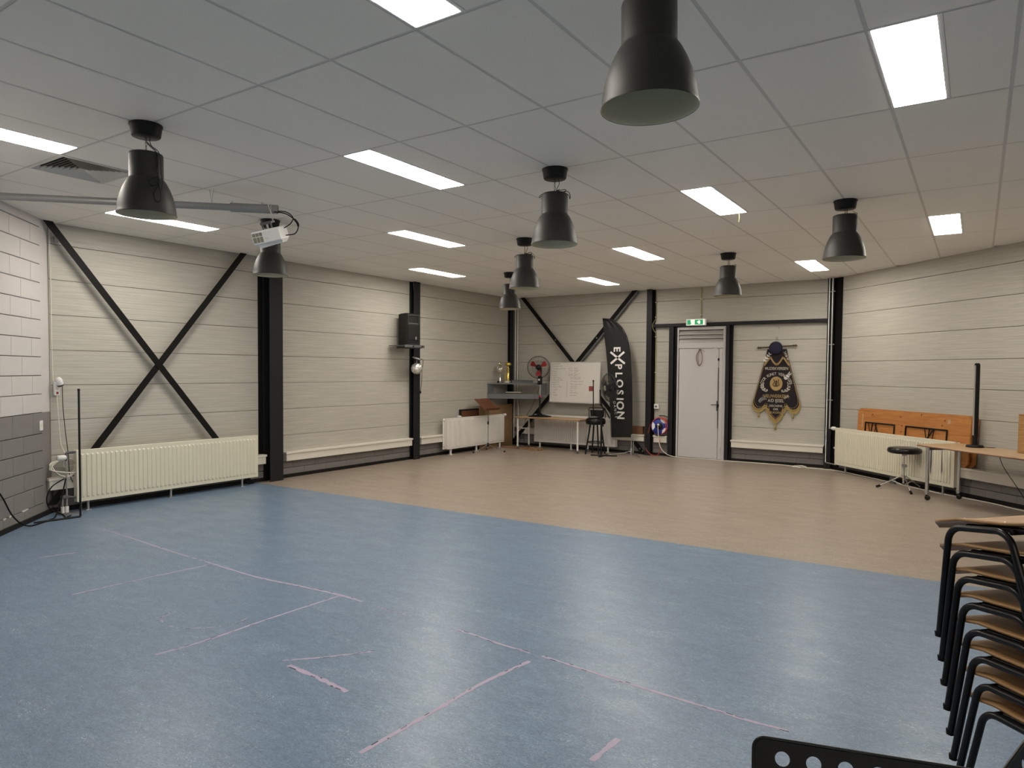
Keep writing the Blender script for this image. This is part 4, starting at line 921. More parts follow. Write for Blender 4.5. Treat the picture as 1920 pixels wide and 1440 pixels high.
def fletter(ch, x, z, size, off=.03, sx=1.0): addtext(lt, ch, size, T(x, -.016, z, R(90), R(90), 0), off, sx)
for ch, x, z, sz in (('E', -.335, 2.11, .20), ('P', -.297, 1.765, .205), ('L', -.288, 1.60, .205), ('O', -.268, 1.425, .205), ('S', -.26, 1.25, .205), ('I', -.256, 1.115, .205), ('O', -.25, .985, .215), ('N', -.236, .79, .215)): fletter(ch, x, z, sz)
for a, b_ in (((-.47, 2.055), (-.155, 1.822)), ((-.17, 2.055), (-.46, 1.822))):
    a = Vector(a); b_ = Vector(b_); d = (b_-a).normalized(); n = Vector((-d.y, d.x))*.021
    lt.add([(p.x, -.0165, p.y) for p in (a+n, b_+n, b_-n, a-n)], [(0, 1, 2, 3)])
part('lettering', lt, 'flagwhite', t)
lt = MB()
for i, ch in enumerate('DANCE'): addtext(lt, ch, .075, T(-.372+i*.012, -.017, 1.04-i*.072, R(90), R(90), 0), .0)
part('small_lettering', lt, 'flagwhite', t)
for x, y in ((-.42, -.30), (.30, -.28), (.08, .24)):
    part('tripod_leg', MB().tube([(0, 0, .09), (x*.3, y*.3, .045), (x, y, .012)], .007, 8), 'chrome', t)
part('base_hub', MB().lathe([(.02, .0), (.026, .03), (.022, .11), (.014, .14)], 12), 'galv', t); part('base_tube', MB().tube([(.0, .0, .10), (.004, .002, .42)], .011, 8).tube([(.045, .0, .06), (.045, .0, .40)], .008, 8), 'galv', t)
# timber on the floor below the desk
for i, (x, y, L_, a, lab) in enumerate(((-3.98, 10.12, 1.05, 4, 'reddish floor plank behind the front desk leg, rear of two'), (-3.95, 9.99, 1.10, -3, 'reddish floor plank beside the front desk leg, nearer of two'))):
    t = tag(MB().cbox(-L_/2, L_/2, -.035, .035, 0, .03, .002).build('plank', 'pallet', None, (x, y, .0), (0, 0, R(a))), lab, 'plank', 'loose planks under the desk')
t = thing('power_block', 'small orange-brown power block on the floor under the desk', 'power strip', (-3.55, 9.90, .0), R(12)); part('body', MB().cbox(-.09, .09, -.03, .03, 0.03, .065, .005), 'pallet', t); part('foot', MB().cbox(-.10, .10, -.04, .04, 0, .03, .003), 'pallet', t)
tag(MB().cbox(-.125, .125, -.05, .05, 0, .155, .003).cbox(-.128, .128, -.053, .053, .12, .16, .002).build('carton', 'cardboard', None, (-1.565, YB-.062, .406)), 'small brown box on the ledge right of the feather flag', 'box')
# cable reel
t = thing('cable_reel', 'blue cable reel with red cable on the ledge by the door', 'cable reel', (-1.085, YB-.075, .407))
rl = T(0, 0, .185, R(90), 0, R(8))
part('drum', MB().lathe([(.06, -.05), (.06, .05)], 24, rl), 'blackp', t)
part('front_disc', MB().lathe([(.0, .05), (.165, .05), (.168, .056), (.165, .062), (.0, .062)], 36, rl), 'reelblue', t); part('back_disc', MB().lathe([(.0, -.062), (.165, -.062), (.168, -.056), (.165, -.05), (.0, -.05)], 36, rl), 'reelblue', t)
cw = MB()
for i in range(7):
    for jz in (-.038, -.012, .014, .038): cw.tube([((.075+.0155*i)*math.cos(a), (.075+.0155*i)*math.sin(a), jz) for a in [2*math.pi*k/24 for k in range(24)]], .0082, 5, closed=True, X=rl)
part('wound_cable', cw, 'cable_r', t)
for a0 in (55, 180, -40):
    st = MB().prism([(.155*math.cos(R(a0+d)), .155*math.sin(R(a0+d))) for d in (-32, -20, -8, 8, 20, 32)]+[(.095*math.cos(R(a0+d)), .095*math.sin(R(a0+d))) for d in (16, 0, -16)], .0622, .0635, X=rl); part('white_sticker', st, 'whitep', t)
part('socket_hub', MB().lathe([(.065, .062), (.065, .078), (.0, .08)], 20, rl), 'blackp', t); part('plug', MB().lathe([(.022, .08), (.022, .10), (.0, .11)], 14, rl @ T(-.02, .03, 0)), 'whitep', t)
part('outer_cable', MB().tube(smoothpath([(-.14, -.075, .26), (-.02, -.08, .352), (.10, -.08, .34), (.168, -.085, .24), (.16, -.085, .12), (.06, -.08, .03)], 7), .008, 6).tube(smoothpath([(.0, -.08, .35), (.12, -.09, .31), (.15, -.09, .2), (.14, -.09, .1), (.05, -.09, .02)], 7), .008, 6), 'cable_r', t)
part('stand', MB().tube([(-.1, 0, .0), (-.06, -.06, .0), (.1, -.06, 0.0), (.15, .05, 0.004), (.16, .05, .36), (.05, .05, .39), (-.05, .05, .385)], .008, 6), 'blackp', t)
part('hanging_cable', MB().tube(smoothpath([(-.175, -.07, .22), (-.22, -.07, .05), (-.28, -.06, -.14), (-.27, -.07, -.26), (-.20, -.08, -.355), (-.08, -.09, -.398), (.0, -.08, -.37), (.03, -.07, -.28), (.02, -.075, -.12), (.0, -.085, .0), (-.01, -.09, .03)], 6), .007, 6), 'cable_r', t)
t = thing('extension_cable', 'white cable running along the floor below door and banner', 'cable', (0, 0, 0))
part('cable', MB().tube(smoothpath([(-1.10, YB-.165, .60), (-1.08, YB-.18, .42), (-1.05, YB-.20, .25), (-.98, YB-.20, .12), (-.84, YB-.17, .03), (-.6, YB-.14, .008), (-.2, YB-.11, .008), (.3, YB-.12, .008), (.9, YB-.09, .008), (1.35, YB-.12, .008), (1.62, YB-.24, .008), (1.85, YB-.26, .008), (2.1, YB-.30, .008), (2.28, YB-.42, .008), (2.55, YB-.70, .008), (2.95, YB-1.12, .008), (3.4, YB-1.62, .008), (3.75, YB-1.98, .008), (4.05, YB-2.22, .008), (4.3, YB-2.44, .008), (4.5, YB-2.70, .008), (4.75, YB-2.92, .008), (5.0, YB-3.17, .008)], 6), .0075, 6), 'cable_w', t)
part('cable_bundle', MB().tube(loops((1.52, YB-.20, .014), .12, 22, 5, .012, 4), .006, 5), 'cable_w', t)

# ------------------------------------------------------------------ society banner on the back wall
BX = 1.078
t = thing('society_banner', 'black velvet music society banner with gold fringe and lettering', 'banner', (BX, YB-.030, 0))
def mirror(pts): return pts+[(-x, z) for x, z in reversed(pts) if abs(x) > 1e-6]
half = [(-.165, 2.085), (-.205, 1.90), (-.40, 1.155), (-.405, 1.10), (-.385, 1.045), (-.345, 1.005), (-.29, .995), (-.24, 1.01), (-.215, 1.04), (-.195, 1.065), (-.165, 1.065), (-.16, 1.02), (-.125, 1.0), (-.12, .955), (-.10, .90), (-.06, .855), (-.02, .82), (0.0, .80)]
body = mirror(half); part('velvet', MB().prism(body, -.012, 0, plane='xz'), 'velvet', t)
low = half[2:]; fr = [(x*1.03-.004, z-.07 if i > 2 else z-.03*i) for i, (x, z) in enumerate(low)]
fringe = low+[(-x, z) for x, z in reversed(low[:-1])]+[(-x, z) for x, z in fr[:-1]]+list(reversed(fr))
ff = MB(); L1 = low+[(-x, z) for x, z in reversed(low[:-1])]; L2 = fr+[(-x, z) for x, z in reversed(fr[:-1])]
for i in range(len(L1)-1):
    a, b_, c, d = L1[i], L1[i+1], L2[i+1], L2[i]
    ff.prism([a, b_, c, d], -.010, .002, plane='xz')
part('fringe', ff, 'goldfringe', t)
part('lower_braid', MB().tube([(x, -.014, z) for x, z in L1], .010, 6), 'gold', t)
part('inner_braid', MB().tube([(x*.93, -.013, z+.035) for x, z in L1], .003, 5).tube([(-.168, -.013, 2.0), (-.375, -.013, 1.19)], .003, 5).tube([(.168, -.013, 2.0), (.375, -.013, 1.19)], .003, 5).tube([(-.19, -.013, 1.90), (-.395, -.013, 1.15)], .004, 5).tube([(.19, -.013, 1.90), (.395, -.013, 1.15)], .004, 5), 'gold', t)
sw = MB()
for a0, a1, z0_, dz in ((-.105, .105, 1.925, .125), (-.225, -.115, 1.79, -.06), (.225, .115, 1.79, -.06)):
    for off in (0, .022):
        pts = []
        for i in range(13):
            q = i/12; x = a0+(a1-a0)*q
            z = z0_-dz*math.sin(math.pi*q)+off if dz > 0 else z0_+.125*math.sin(q*math.pi/2)**1.5-.02*math.sin(math.pi*q)+off
            pts.append((x, -.0145, z))
        sw.tube(pts, .008, 6)
part('swag_braid', sw, 'gold', t)
def btxt(s, x, z, size, m, rot=0, sx=1.0, off=.006):
    mb = MB(); addtext(mb, s, size, T(x, -.0135, z, R(90), R(rot), 0), off, sx); return part('lettering', mb, m, t)
btxt('MUZIEKVEREEN', 0.0, 1.735, .072, 'silverthread', 0, .80)
arc = 'DOOR KUNST VERKREGEN'; mb = MB()
for i, ch in enumerate(arc):
    a = R(-72+144*i/(len(arc)-1)); rx, rz_ = .262, .235
    if ch != ' ': addtext(mb, ch, .072, T(rx*math.sin(a), -.0135, 1.405+rz_*math.cos(a), R(90), a*.95, 0), .006, .8)
part('lettering', mb, 'silverthread', t)
btxt('NIEUWERKERK', -.005, 1.235, .085, 'gold', 0, .78); btxt('A/D IJSSEL', .0, 1.155, .080, 'silverthread', 0, .8)
btxt('GESCHENK', 0, 1.06, .052, 'silverthread', 0, .9); btxt('DER', 0, 1.0, .052, 'silverthread', 0, .9); btxt('BURGERIJ', 0, .94, .052, 'gold', 0, .9)
md = MB(); md.lathe([(.0, 0), (.108, .0), (.112, .006), (.10, .012), (.085, .008), (.0, .008)], 32, T(0, -.012, 1.46, R(90), 0, 0) @ Matrix.Diagonal((1, 1.18, 1, 1)))
part('medallion', md, 'gold', t)
ly = MB().tube(smoothpath([(-.03, -.024, 1.42), (-.055, -.024, 1.45), (-.03, -.024, 1.49), (-.045, -.024, 1.54)], 5), .007, 6).tube(smoothpath([(.03, -.024, 1.42), (.055, -.024, 1.45), (.03, -.024, 1.49), (.045, -.024, 1.54)], 5), .007, 6).tube([(-.04, -.024, 1.42), (.04, -.024, 1.42)], .007, 6).prism([(-.022, 1.43), (.022, 1.43), (.016, 1.52), (-.016, 1.52)], -.022, -.02, plane='xz')
part('lyre', ly, 'brassrod', t)
def leafspray(pts, m, n=9, L=.05, nm='laurel_branch'):
    mb = MB(); P = smoothpath([(x, -.015, z) for x, z in pts], 4); mb.tube(P, .003, 5)
    for i in range(n):
        p = P[int(i*(len(P)-1)/(n-1))]
        for s in (-1, 1):
            a = math.atan2(pts[-1][1]-pts[0][1], pts[-1][0]-pts[0][0])+s*.8; d = Vector((math.cos(a), 0, math.sin(a))); nn = Vector((-math.sin(a), 0, math.cos(a)))
            mb.add([tuple(p+d*0+Vector((0, -.001, 0))), tuple(p+d*L*.5+nn*L*.18), tuple(p+d*L), tuple(p+d*L*.5-nn*L*.18)], [(0, 1, 2, 3)])
    part(nm, mb, m, t)
leafspray([(-.16, 1.315), (-.21, 1.345), (-.235, 1.40), (-.225, 1.44)], 'silverthread'); leafspray([(.10, 1.315), (.17, 1.33), (.205, 1.38), (.20, 1.46)], 'silverthread', L=.045)
leafspray([(-.30, 1.13), (-.26, 1.17), (-.20, 1.19)], 'greypipe', 5, .05, 'leaf_spray'); leafspray([(.14, 1.20), (.18, 1.23), (.205, 1.24)], 'silverthread', 4, .03, 'leaf_spray')
leafspray([(-.215, 1.86), (-.18, 1.92), (-.13, 1.99)], 'whitep', 6, .045, 'white_flowers'); leafspray([(.20, 1.89), (.165, 1.96), (.14, 2.02)], 'silverthread', 6, .035, 'leaf_spray')
leafspray([(.14, 1.545), (.19, 1.60), (.225, 1.645)], 'whitep', 6, .045, 'gold_bow')
rod = MB().tube([(-.30, -.02, 2.115), (.30, -.02, 2.145)], .012, 10)
for s, z in ((-1, 2.114), (1, 2.146)): rod.lathe([(0, -.02), (.022, -.01), (.012, .012), (.024, .03), (.0, .06)], 12, T(s*.29, -.02, z, 0, R(90*s), 0))
part('rod', rod, 'brassrod', t)
part('hanging_loop', MB().tube(smoothpath([(-.03, -.015, 2.15), (-.03, -.012, 2.27), (0, -.01, 2.31), (.03, -.012, 2.27), (.03, -.015, 2.15)], 5), .005, 6), 'galv', t)
part('tassel', MB().lathe([(0, 0), (.02, 0), (.017, .06), (.008, .075), (.012, .09), (.003, .10), (.003, .14)], 10, T(0, -.01, .63)).lathe([(0, 0), (.02, 0), (.017, .05), (.008, .065), (.003, .08), (.003, .13)], 10, T(-.295, -.01, .845)).lathe([(0, 0), (.02, 0), (.017, .05), (.008, .065), (.003, .08), (.003, .13)], 10, T(.295, -.01, .845)), 'goldfringe', t)
t = thing('round_cap', 'round navy cap hung on the top of the banner', 'cap', (BX-.015, YB-.065, 2.105)); 
part('crown', MB().lathe([(0, .034), (.06, .032), (.105, .022), (.118, .006), (.112, -.006), (.09, -.012), (0, -.012)], 28, T(0, 0, 0, R(90), 0, 0)), 'navy', t); part('band', MB().lathe([(.085, -.013), (.085, -.028), (0, -.028)], 24, T(0, 0, 0, R(90), 0, 0)), 'blackp', t)
t = thing('wall_hook', 'small metal hook hanging from the steel beam above the banner', 'hook', (BX+.03, YB-.05, 2.545)); part('wire', MB().tube(smoothpath([(-.015, 0, 0), (-.012, 0, -.05), (.0, 0, -.10), (.012, 0, -.05), (.015, 0, 0)], 5), .004, 5), 'galv', t)

# ------------------------------------------------------------------ right side along the angled wall
RL, RZ = WALL['right']
for i, (yb, yt, s0, lab) in enumerate(((-.115, -.075, .80, 'folded orange pine beer table leaning behind the right radiator, front one'), (-.072, -.030, .86, 'second folded pine beer table leaning behind the front one'))):
    t = thing('folding_table', lab, 'folding table', wp('right', s0, yb, .41), RZ, 'folded beer tables'); ang = math.atan2(yt-yb, .69)
    t.rotation_euler = (-ang, 0, RZ)
    zz = 0
    for k_ in range(5):
        h = .138; L_ = 2.17
        if k_ in (0, 4):
            z0_, z1_ = (0, h) if k_ == 0 else (k_*h, k_*h+h)
            c_ = .05; pl = [(0, z1_), (0, c_), (c_, 0), (L_-c_, 0), (L_, c_), (L_, z1_)] if k_ == 0 else [(0, z0_), (L_, z0_), (L_, z1_-c_), (L_-c_, z1_), (c_, z1_), (0, z1_-c_)]
            part('board', MB().prism(pl, -.012, .013, plane='xz'), 'pine', t)
        else: part('board', MB().cbox(0, L_, -.012, .013, k_*h+.0008, k_*h+h-.0008, .002), 'pine', t)
    if i == 0:
        for xa, xb, dirn in ((.20, .82, 1), (1.05, 1.80, -1)):
            fr_ = MB(); zt = .47
            fr_.tube([(xa, -.022, .05), (xa, -.022, zt), (xb, -.022, zt), (xb, -.022, .05)], .013, 6)
            part('leg_frame', fr_, 'blacksteel', t)
            xm = xa+.62*(xb-xa) if dirn > 0 else xa+.35*(xb-xa); x2 = xa+.22 if dirn > 0 else xb-.24
            part('strut', MB().tube([(xm, -.028, .12), (x2, -.028, zt-.02)], .009, 6).tube([(x2-.06, -.028, zt), (x2-.10, -.028, .1)], .008, 6).tube([(x2+.02, -.028, zt), (x2-.03, -.028, .1)], .006, 6).tube([(x2-.05, -.028, .1), (x2-.15, -.028, zt)], .006, 6), 'blacksteel', t)
        kn = MB()
        for x, z in ((.33, .60), (.92, .60), (1.32, .655), (1.74, .60), (.96, .47), (.95, .38), (1.70, .53)): kn.lathe([(.013, 0), (0, .0008)], 8, T(x, -.0121, z, R(90), 0, 0))
        part('knot', kn, 'knot', t)
        part('worn_patch', MB().cbox(.10, .125, -.0128, -.0115, .38, .60, .0004).cbox(1.79, 1.84, -.0128, -.0115, .56, .62, .0004), 'beech', t)
t = thing('table', 'beech-topped table on chrome castor legs along the angled wall', 'table', wp('right', 2.86, -.15, 0), RZ)
part('top', MB().cbox(0, 1.7, -.66, 0, .705, .732, .006, 2), 'beech', t); part('edge_band', MB().cbox(-.002, 1.702, -.663, .003, .708, .718, .002), 'brownwood', t)
for x in (.09, 1.60):
    for y in (-.57, -.09):
        lg = part('leg', MB().tube([(x, y, .075), (x, y, .705)], .022, 14), 'chrome', t); part('ring', MB().lathe([(.026, .10), (.026, .125)], 12, T(x, y, 0)), 'galv', lg)
        part('castor', MB().lathe([(0, -.016), (.030, -.014), (.034, 0), (.030, .014), (0, .016)], 16, T(x+.015, y, .034, R(90), 0, R(20))).tube([(x, y, .04), (x, y, .09)], .016, 8), 'blackp', lg)
    part('side_rail', MB().bx(x-.015, x+.015, -.57, -.09, .66, .705), 'greydark', t)
t = thing('tower_lamp', 'tall slim black tower with silver strip standing on the right table', 'tower', wp('right', 3.325, -.38, .732), RZ+R(-10))
part('base', MB().lathe([(0, 0), (.098, 0), (.10, .008), (.09, .028), (.0, .032)], 32), 'blackp', t); part('neck', MB().lathe([(.032, .03), (.03, .14)], 16), 'blackp', t)
part('body', MB().prism([(-.024, .13), (.024, .13), (.024, 1.035), (.017, 1.055), (0, 1.064), (-.017, 1.055), (-.024, 1.035)], -.022, .022, plane='xz'), 'blackp', t); part('silver_strip', MB().prism([(-.021, .15), (.008, .15), (.008, 1.025), (-.007, 1.04), (-.021, 1.025)], -.0245, -.0222, plane='xz'), 'aluminium', t)
part('cord', MB().tube(smoothpath([(.05, .05, .01), (.09, .12, .005), (.10, .22, -.02), (.22, .20, -.2), (.52, .18, -.45), (.8, .15, -.68)], 6), .004, 5), 'rubber', t)
t = thing('drum_throne', 'black padded drum throne on chrome tripod by the right radiator', 'stool', wp('right', 2.22, -.44, 0), RZ)
part('seat', MB().lathe([(0, .53), (.19, .53), (.215, .545), (.222, .57), (.21, .60), (.17, .612), (.06, .606), (0, .604)], 36), 'leather', t); part('pole', MB().tube([(0, 0, .10), (0, 0, .36)], .016, 12).tube([(0, 0, .30), (0, 0, .53)], .0115, 12), 'chrome', t)
part('clamp', MB().cbox(-.025, .025, -.025, .025, .33, .37, .006).tube([(.02, 0, .35), (.06, 0, .35)], .008, 6), 'galv', t); part('seat_mount', MB().cbox(-.03, .03, -.02, .02, .49, .53, .004), 'galv', t)
for a in (215, 335, 95):
    ca, sa = math.cos(R(a)), math.sin(R(a)); lg = part('tripod_leg', MB().tube([(.02*ca, .02*sa, .21), (.33*ca, .33*sa, .02)], .009, 8).tube([(.02*ca, .02*sa, .08), (.15*ca, .15*sa, .125)], .007, 8), 'chrome', t); part('rubber_foot', MB().tube([(.30*ca, .30*sa, .035), (.355*ca, .355*sa, .012)], .016, 8), 'rubber', lg)
t = thing('wooden_box', 'wooden box standing on the right table, only its edge in view', 'box', wp('right', 3.955, -.20, .732), RZ)
part('carcass', MB().bx(0, .015, -.22, 0, 0, .46).bx(.345, .36, -.22, 0, 0, .46).bx(.015, .345, -.22, 0, 0, .015).bx(.015, .345, -.22, 0, .445, .46), 'ply', t); part('back_panel', MB().bx(.015, .345, -.012, 0, .015, .445), 'ply', t); part('front_panel', MB().cbox(.018, .342, -.226, -.21, .018, .442, .003), 'ply', t)

# ------------------------------------------------------------------ stack of eight wooden chairs, front right
cm = {}
fwd = Vector((-.73, .68, 0)).normalized(); rzc = math.atan2(fwd.y, fwd.x); lft = Vector((-fwd.y, fwd.x, 0))
corner0 = Vector((4.012, .572, 0)) - fwd*.172 - lft*.205        # mid-front of the lowest chair
CL = ['lowest chair of the wooden stack at the right edge', 'second chair from the bottom of the wooden stack at right', 'third chair from the bottom of the wooden stack at right', 'fourth chair from the bottom of the wooden stack at right', 'fourth chair from the top of the wooden stack at right', 'third chair from the top of the wooden stack at right', 'second chair from the top of the wooden stack at right', 'topmost chair of the wooden stack at the right edge']
for i in range(8):
    al = R(1.2*i); Rm = Matrix.Rotation(rzc, 3, 'Z') @ Matrix.Rotation(al, 3, 'Y')
    loc = corner0 + fwd*(.0245*i) + Vector((0, 0, .40+.0905*i)) - Rm @ Vector((0, 0, .40))
    t = thing('stacking_chair', CL[i], 'chair', tuple(loc), rzc, 'stacked wooden chairs'); t.rotation_euler = Rm.to_euler()
    if not cm:
        def side(s):
            y = .205*s
            r = .065; a0 = R(12.5); a1 = R(12); zc_ = .363; xc = -.053; xe = -.195
            xl = xc+r*math.cos(a0); zl = zc_+r*math.sin(a0); p = [(xl+zl*math.tan(a0), y, .0), (xl+.02*math.tan(a0), y, zl-.02)]
            for k_ in range(9): a = a0+(math.pi/2-a0)*k_/8; p.append((xc+r*math.cos(a), y, zc_+r*math.sin(a)))
            for k_ in range(9): a = math.pi/2+(math.pi/2-a1)*k_/8; p.append((xe+r*math.cos(a), y, zc_+r*math.sin(a)))
            xr, zr = p[-1][0], p[-1][2]; p.append((xr-zr*math.tan(a1), y, .0)); return p
        for s, nm in ((1, 'a'), (-1, 'b')):
            cm['leg_frame'+nm] = ('leg_frame', part('leg_frame', MB().tube(side(s), .0125, 12), 'leather', t).data)
        cm['cross'] = ('seat_rail', part('seat_rail', MB().tube([(-.03, -.195, .425), (-.03, .195, .425)], .010, 8).tube([(-.25, -.195, .425), (-.25, .195, .425)], .010, 8).tube([(-.05, .17, .432), (-.33, .17, .432), (-.40, .17, .50), (-.455, .17, .86)], .011, 8).tube([(-.05, -.17, .432), (-.33, -.17, .432), (-.40, -.17, .50), (-.455, -.17, .86)], .011, 8), 'leather', t).data)
        # moulded ply seat: dished, with a waterfall front
        prof = [(.128, .421), (.116, .434), (.092, .445), (.045, .452), (-.03, .455), (-.12, .451), (-.22, .449), (-.30, .453), (-.345, .462), (-.36, .47)]
        vs = []; NC = 10
        for side_ in (0, 1):
            for x, z in prof:
                for j in range(NC+1):
                    q = j/NC*2-1; hw = .20 if x < .05 else .20-.075*((x-.05)/.078)**2
                    vs.append((x, hw*q, z+.010*(q*q)*(1 if x < .02 else .3)-side_*.011))
        n = len(prof); fs = []
        for i2 in range(n-1):
            for j in range(NC):
                a = i2*(NC+1)+j; fs.append((a, a+1, a+NC+2, a+NC+1)); o_ = n*(NC+1); fs.append((o_+a+1, o_+a, o_+a+NC+1, o_+a+NC+2))
        o_ = n*(NC+1)
        rim = [j for j in range(NC+1)]+[i2*(NC+1)+NC for i2 in range(1, n)]+[(n-1)*(NC+1)+j for j in range(NC-1, -1, -1)]+[i2*(NC+1) for i2 in range(n-2, 0, -1)]
        for k_ in range(len(rim)): a, b_ = rim[k_], rim[(k_+1) % len(rim)]; fs.append((a, o_+a, o_+b_, b_))
        cm['seat'] = ('seat', part('seat', MB().add(vs, fs, True), 'ply', t).data)
        for k_, x_ in enumerate((-.03, -.20)): cm['rivet%d' % k_] = ('seat_screw', part('seat_screw', MB().lathe([(.006, 0), (0, .003)], 8, T(x_, .16, .461-.02*k_*.2)), 'galv', t).data)
        cm['back'] = ('backrest', part('backrest', MB().cbox(-.006, .006, -.20, .20, -.085, .085, .005, 2, X=T(-.443, 0, .78, 0, R(-8), 0)), 'ply', t).data)
        for k_ in (-1, 1): cm['cap%d' % k_] = ('leg_cap', part('leg_cap', MB().lathe([(.014, 0), (.0145, .02)], 10, T(.094, .205*k_, .0)), 'rubber', t).data)
    else:
        for nm, me in cm.values(): share(nm, me, t)

# ------------------------------------------------------------------ black perforated music stand in the foreground
Wd, Hd = .52, .34
def plate():
    """flat sheet with rows of round holes, rounded corners, built as ring cells"""
    mb = MB(); cell = .0585; hr = .0142; n = 24
    nx, nz = 8, 5; mx = (Wd-nx*cell)/2; mz0 = .006
    for i in range(nx):
        for j in range(nz):
            x0 = -Wd/2+mx+i*cell; z1 = -mz0-j*cell; cx, cz = x0+cell/2, z1-cell/2
            inner, outer = [], []
            for k_ in range(n):
                a = 2*math.pi*k_/n+math.pi/n*0; c_, s_ = math.cos(a), math.sin(a); m_ = max(abs(c_), abs(s_))
                inner.append((cx+hr*c_, cz+hr*s_)); outer.append((cx+cell/2*c_/m_, cz+cell/2*s_/m_))
            for y, flip in ((-.001, 0), (.001, 1)):
                vs = [(x, y, z) for x, z in inner+outer]; fs = [(k_, (k_+1) % n, n+(k_+1) % n, n+k_) for k_ in range(n)]; mb.add(vs, fs)
            vs = [(x, -.001, z) for x, z in inner]+[(x, .001, z) for x, z in inner]; mb.add(vs, [(k_, (k_+1) % n, n+(k_+1) % n, n+k_) for k_ in range(n)])
    # solid border strips with rounded upper corners
    x0, x1 = -Wd/2, Wd/2; a, b_ = x0+mx, x1-mx; zt, zb = 0, -mz0-nz*cell; r = mx
    for y in (-.001, .001):
        def cor(cx, s): return [(cx+s*r*math.sin(q), y, -r+r*math.cos(q)) for q in [R(90*k_/6) for k_ in range(7)]]
        L_ = [(x0+r, y, -r)]+[(p[0], p[1], p[2]) for p in cor(x0+r, -1)]
        mb.add([(x0+r, y, 0), (x1-r, y, 0), (x1-r, y, -mz0), (x0+r, y, -mz0)], [(0, 1, 2, 3)])
        for s, cx in ((-1, x0+r), (1, x1-r)):
            c_ = cor(cx, s); mb.add([(cx, y, -r)]+c_, [tuple(range(len(c_)+1))])
            e = x0 if s < 0 else x1; g = a if s < 0 else b_
            mb.add([(e, y, -r), (g, y, -r), (g, y, -Hd), (e, y, -Hd)], [(0, 1, 2, 3)])
        mb.add([(a, y, zb), (b_, y, zb), (b_, y, -Hd), (a, y, -Hd)], [(0, 1, 2, 3)])
    return mb
def black_stand(TLc, hd_, label, tilt):
    hd_ = hd_.normalized(); ZT = TLc.z; t = thing('music_stand', label, 'music stand', (TLc.x+hd_.x*.26, TLc.y+hd_.y*.26, 0), math.atan2(hd_.y, hd_.x), 'black perforated music stands')
    DX = T(0, 0, ZT, tilt, 0, 0)
    pl = plate(); pl2 = MB().add(pl.v, pl.f, False, DX); dk = part('desk', pl2, 'blackp', t)
    rim = [(-Wd/2, 0, -Hd), (-Wd/2, 0, -.022)]+[(-Wd/2+.022-.022*math.cos(q), 0, -.022+.022*math.sin(q)) for q in [R(15*k_) for k_ in range(1, 7)]]+[(Wd/2-.022+.022*math.sin(q), 0, -.022+.022*math.cos(q)) for q in [R(15*k_) for k_ in range(0, 7)]]+[(Wd/2, 0, -Hd)]
    part('rolled_edge', MB().tube(rim, .0035, 8, X=DX), 'leather', dk); part('ledge', MB().cbox(-Wd/2, Wd/2, -.001, .06, -Hd-.003, -Hd, .001, X=DX), 'blackp', dk)
    part('tilt_joint', MB().tube([(-.04, -.012, -.22), (.04, -.012, -.22)], .016, 12, X=DX), 'blackp', t)
    pc_ = DX @ Vector((0, -.02, -.23))
    part('pole', MB().tube([(0, pc_.y-.005, .10), (0, pc_.y-.005, .45)], .0125, 12).tube([(0, pc_.y-.005, .40), (0, pc_.y-.005, pc_.z)], .0095, 12), 'blackp', t)
    for a in (90, 210, 330): part('tripod_leg', MB().tube([(0, pc_.y-.005, .14), (.16*math.cos(R(a)), pc_.y+.16*math.sin(R(a)), .06), (.30*math.cos(R(a)), pc_.y+.30*math.sin(R(a)), .010)], .009, 8), 'blackp', t)

black_stand(Vector((3.722, -1.142, .897)), Vector((.96, .28, 0)), 'black perforated music stand cut off by the bottom edge, nearest the viewer', R(-16))
black_stand(Vector((4.124, -.971, .836)), Vector((.246, .969, 0)), 'black music stand of which only a corner shows at bottom right', R(-16))

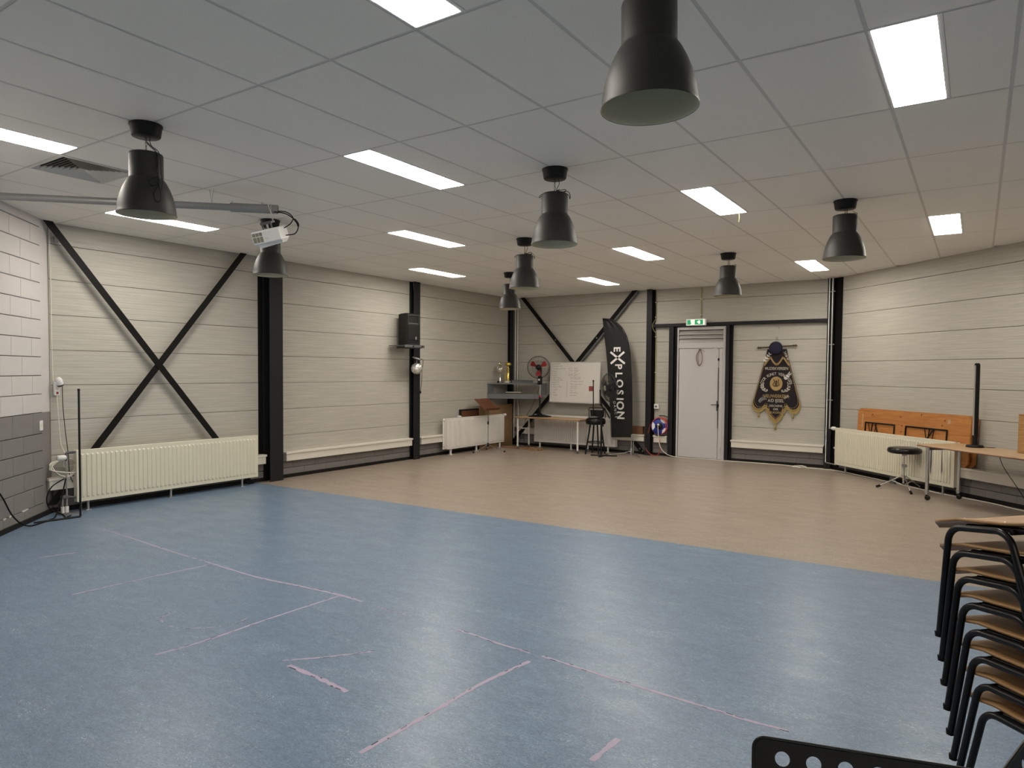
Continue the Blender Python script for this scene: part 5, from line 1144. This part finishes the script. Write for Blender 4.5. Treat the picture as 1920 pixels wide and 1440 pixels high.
# ------------------------------------------------------------------ worn tape marks on the blue floor
def tape(label, pts, w_=.024, gaps=0, seed=1, dark=True):
    w_ *= 1.3; gaps *= .7
    rnd = random.Random(seed); t = thing('floor_tape', label, 'tape', (pts[0][0], pts[0][1], 0), 0, 'worn tape marks on the blue floor'); o = Vector((pts[0][0], pts[0][1], 0))
    P = smoothpath([(x, y, 0) for x, y in pts], 10); mb = MB(); dk = MB(); wob = [w_*(.5+.5*rnd.random()) for _ in P]
    for i in range(len(P)-1):
        if rnd.random() < gaps: continue
        a, b_ = P[i]-o, P[i+1]-o; d = (b_-a).normalized(); n = Vector((-d.y, d.x, 0))
        q = [a+n*wob[i]*.5, b_+n*wob[i+1]*.5, b_-n*wob[i+1]*.5, a-n*wob[i]*.5]
        mb.prism([(p.x, p.y) for p in q], .0001, .0006)
        if dark and rnd.random() < .3:
            s = rnd.choice((-1, 1)); e = n*s*wob[i]*.5; f_ = rnd.uniform(.15, .8); c = a+(b_-a)*f_
            L_ = rnd.uniform(.012, .05); q = [c+e, c+d*L_+e*.9, c+d*L_*.9+e*.45, c+d*.004+e*.5]
            dk.prism([(p.x, p.y) for p in q], .0006, .0009)
    part('strip', mb, 'tape', t)
    if dk.v: part('dirt_marks', dk, 'tapedark', t)['kind'] = 'stuff'
tape('long worn tape line near the left radiator, far end of the row', [(-3.37, 1.02), (-2.65, .975), (-1.87, .92), (-1.25, .898)], .020, .30, 2)
tape('thin pale tape line crossing the blue floor left of centre', [(-1.23, .895), (-.61, .87), (-.11, .915), (.26, .94), (.50, .93)], .022, .0, 3)
tape('short broken tape remnant in the middle of the floor', [(.66, .915), (.80, .905), (.98, .905)], .012, .55, 4)
tape('dark-edged tape line just left of the floor centre', [(1.385, .884), (1.53, .88), (1.73, .853), (1.96, .846)], .018, .0, 5)
tape('long tape line running toward the foreground music stand', [(2.04, .846), (2.39, .815), (2.73, .79), (3.04, .773), (3.22, .76), (3.40, .765)], .020, .0, 6)
tape('lilac tape stripe branching toward the viewer left of centre', [(.27, .92), (.25, .33), (.25, -.12), (.21, -.43)], .020, .0, 7)
tape('long lilac tape stripe at the bottom centre of the photo', [(2.02, .74), (1.965, .36), (1.952, 0), (1.93, -.50)], .026, 0, 8)
tape('upper arm of the lilac tape arrowhead', [(.87, -.06), (1.03, .11), (1.195, .33)], .018, 0, 9)
tape('lower thick arm of the lilac tape arrowhead', [(.95, -.085), (1.22, -.10), (1.455, -.125)], .030, 0, 10)
tape('faint tape line in the left part of the floor', [(-1.325, -.185), (-1.29, .33), (-1.235, .875)], .018, 0, 11)
tape('lilac tape stub at the bottom edge near the music stand', [(2.775, .02), (2.793, .25)], .030, 0, 12, False)
tape('faint short tape line nearest the black corner lamp', [(-2.63, .14), (-2.536, .43)], .02, .2, 13)
tape('curved tape remnant with a dark spot left of centre', [(-.40, .02), (-.30, -.10), (-.10, -.12), (.05, -.02), (.14, .12), (.12, .25)], .013, .55, 14)
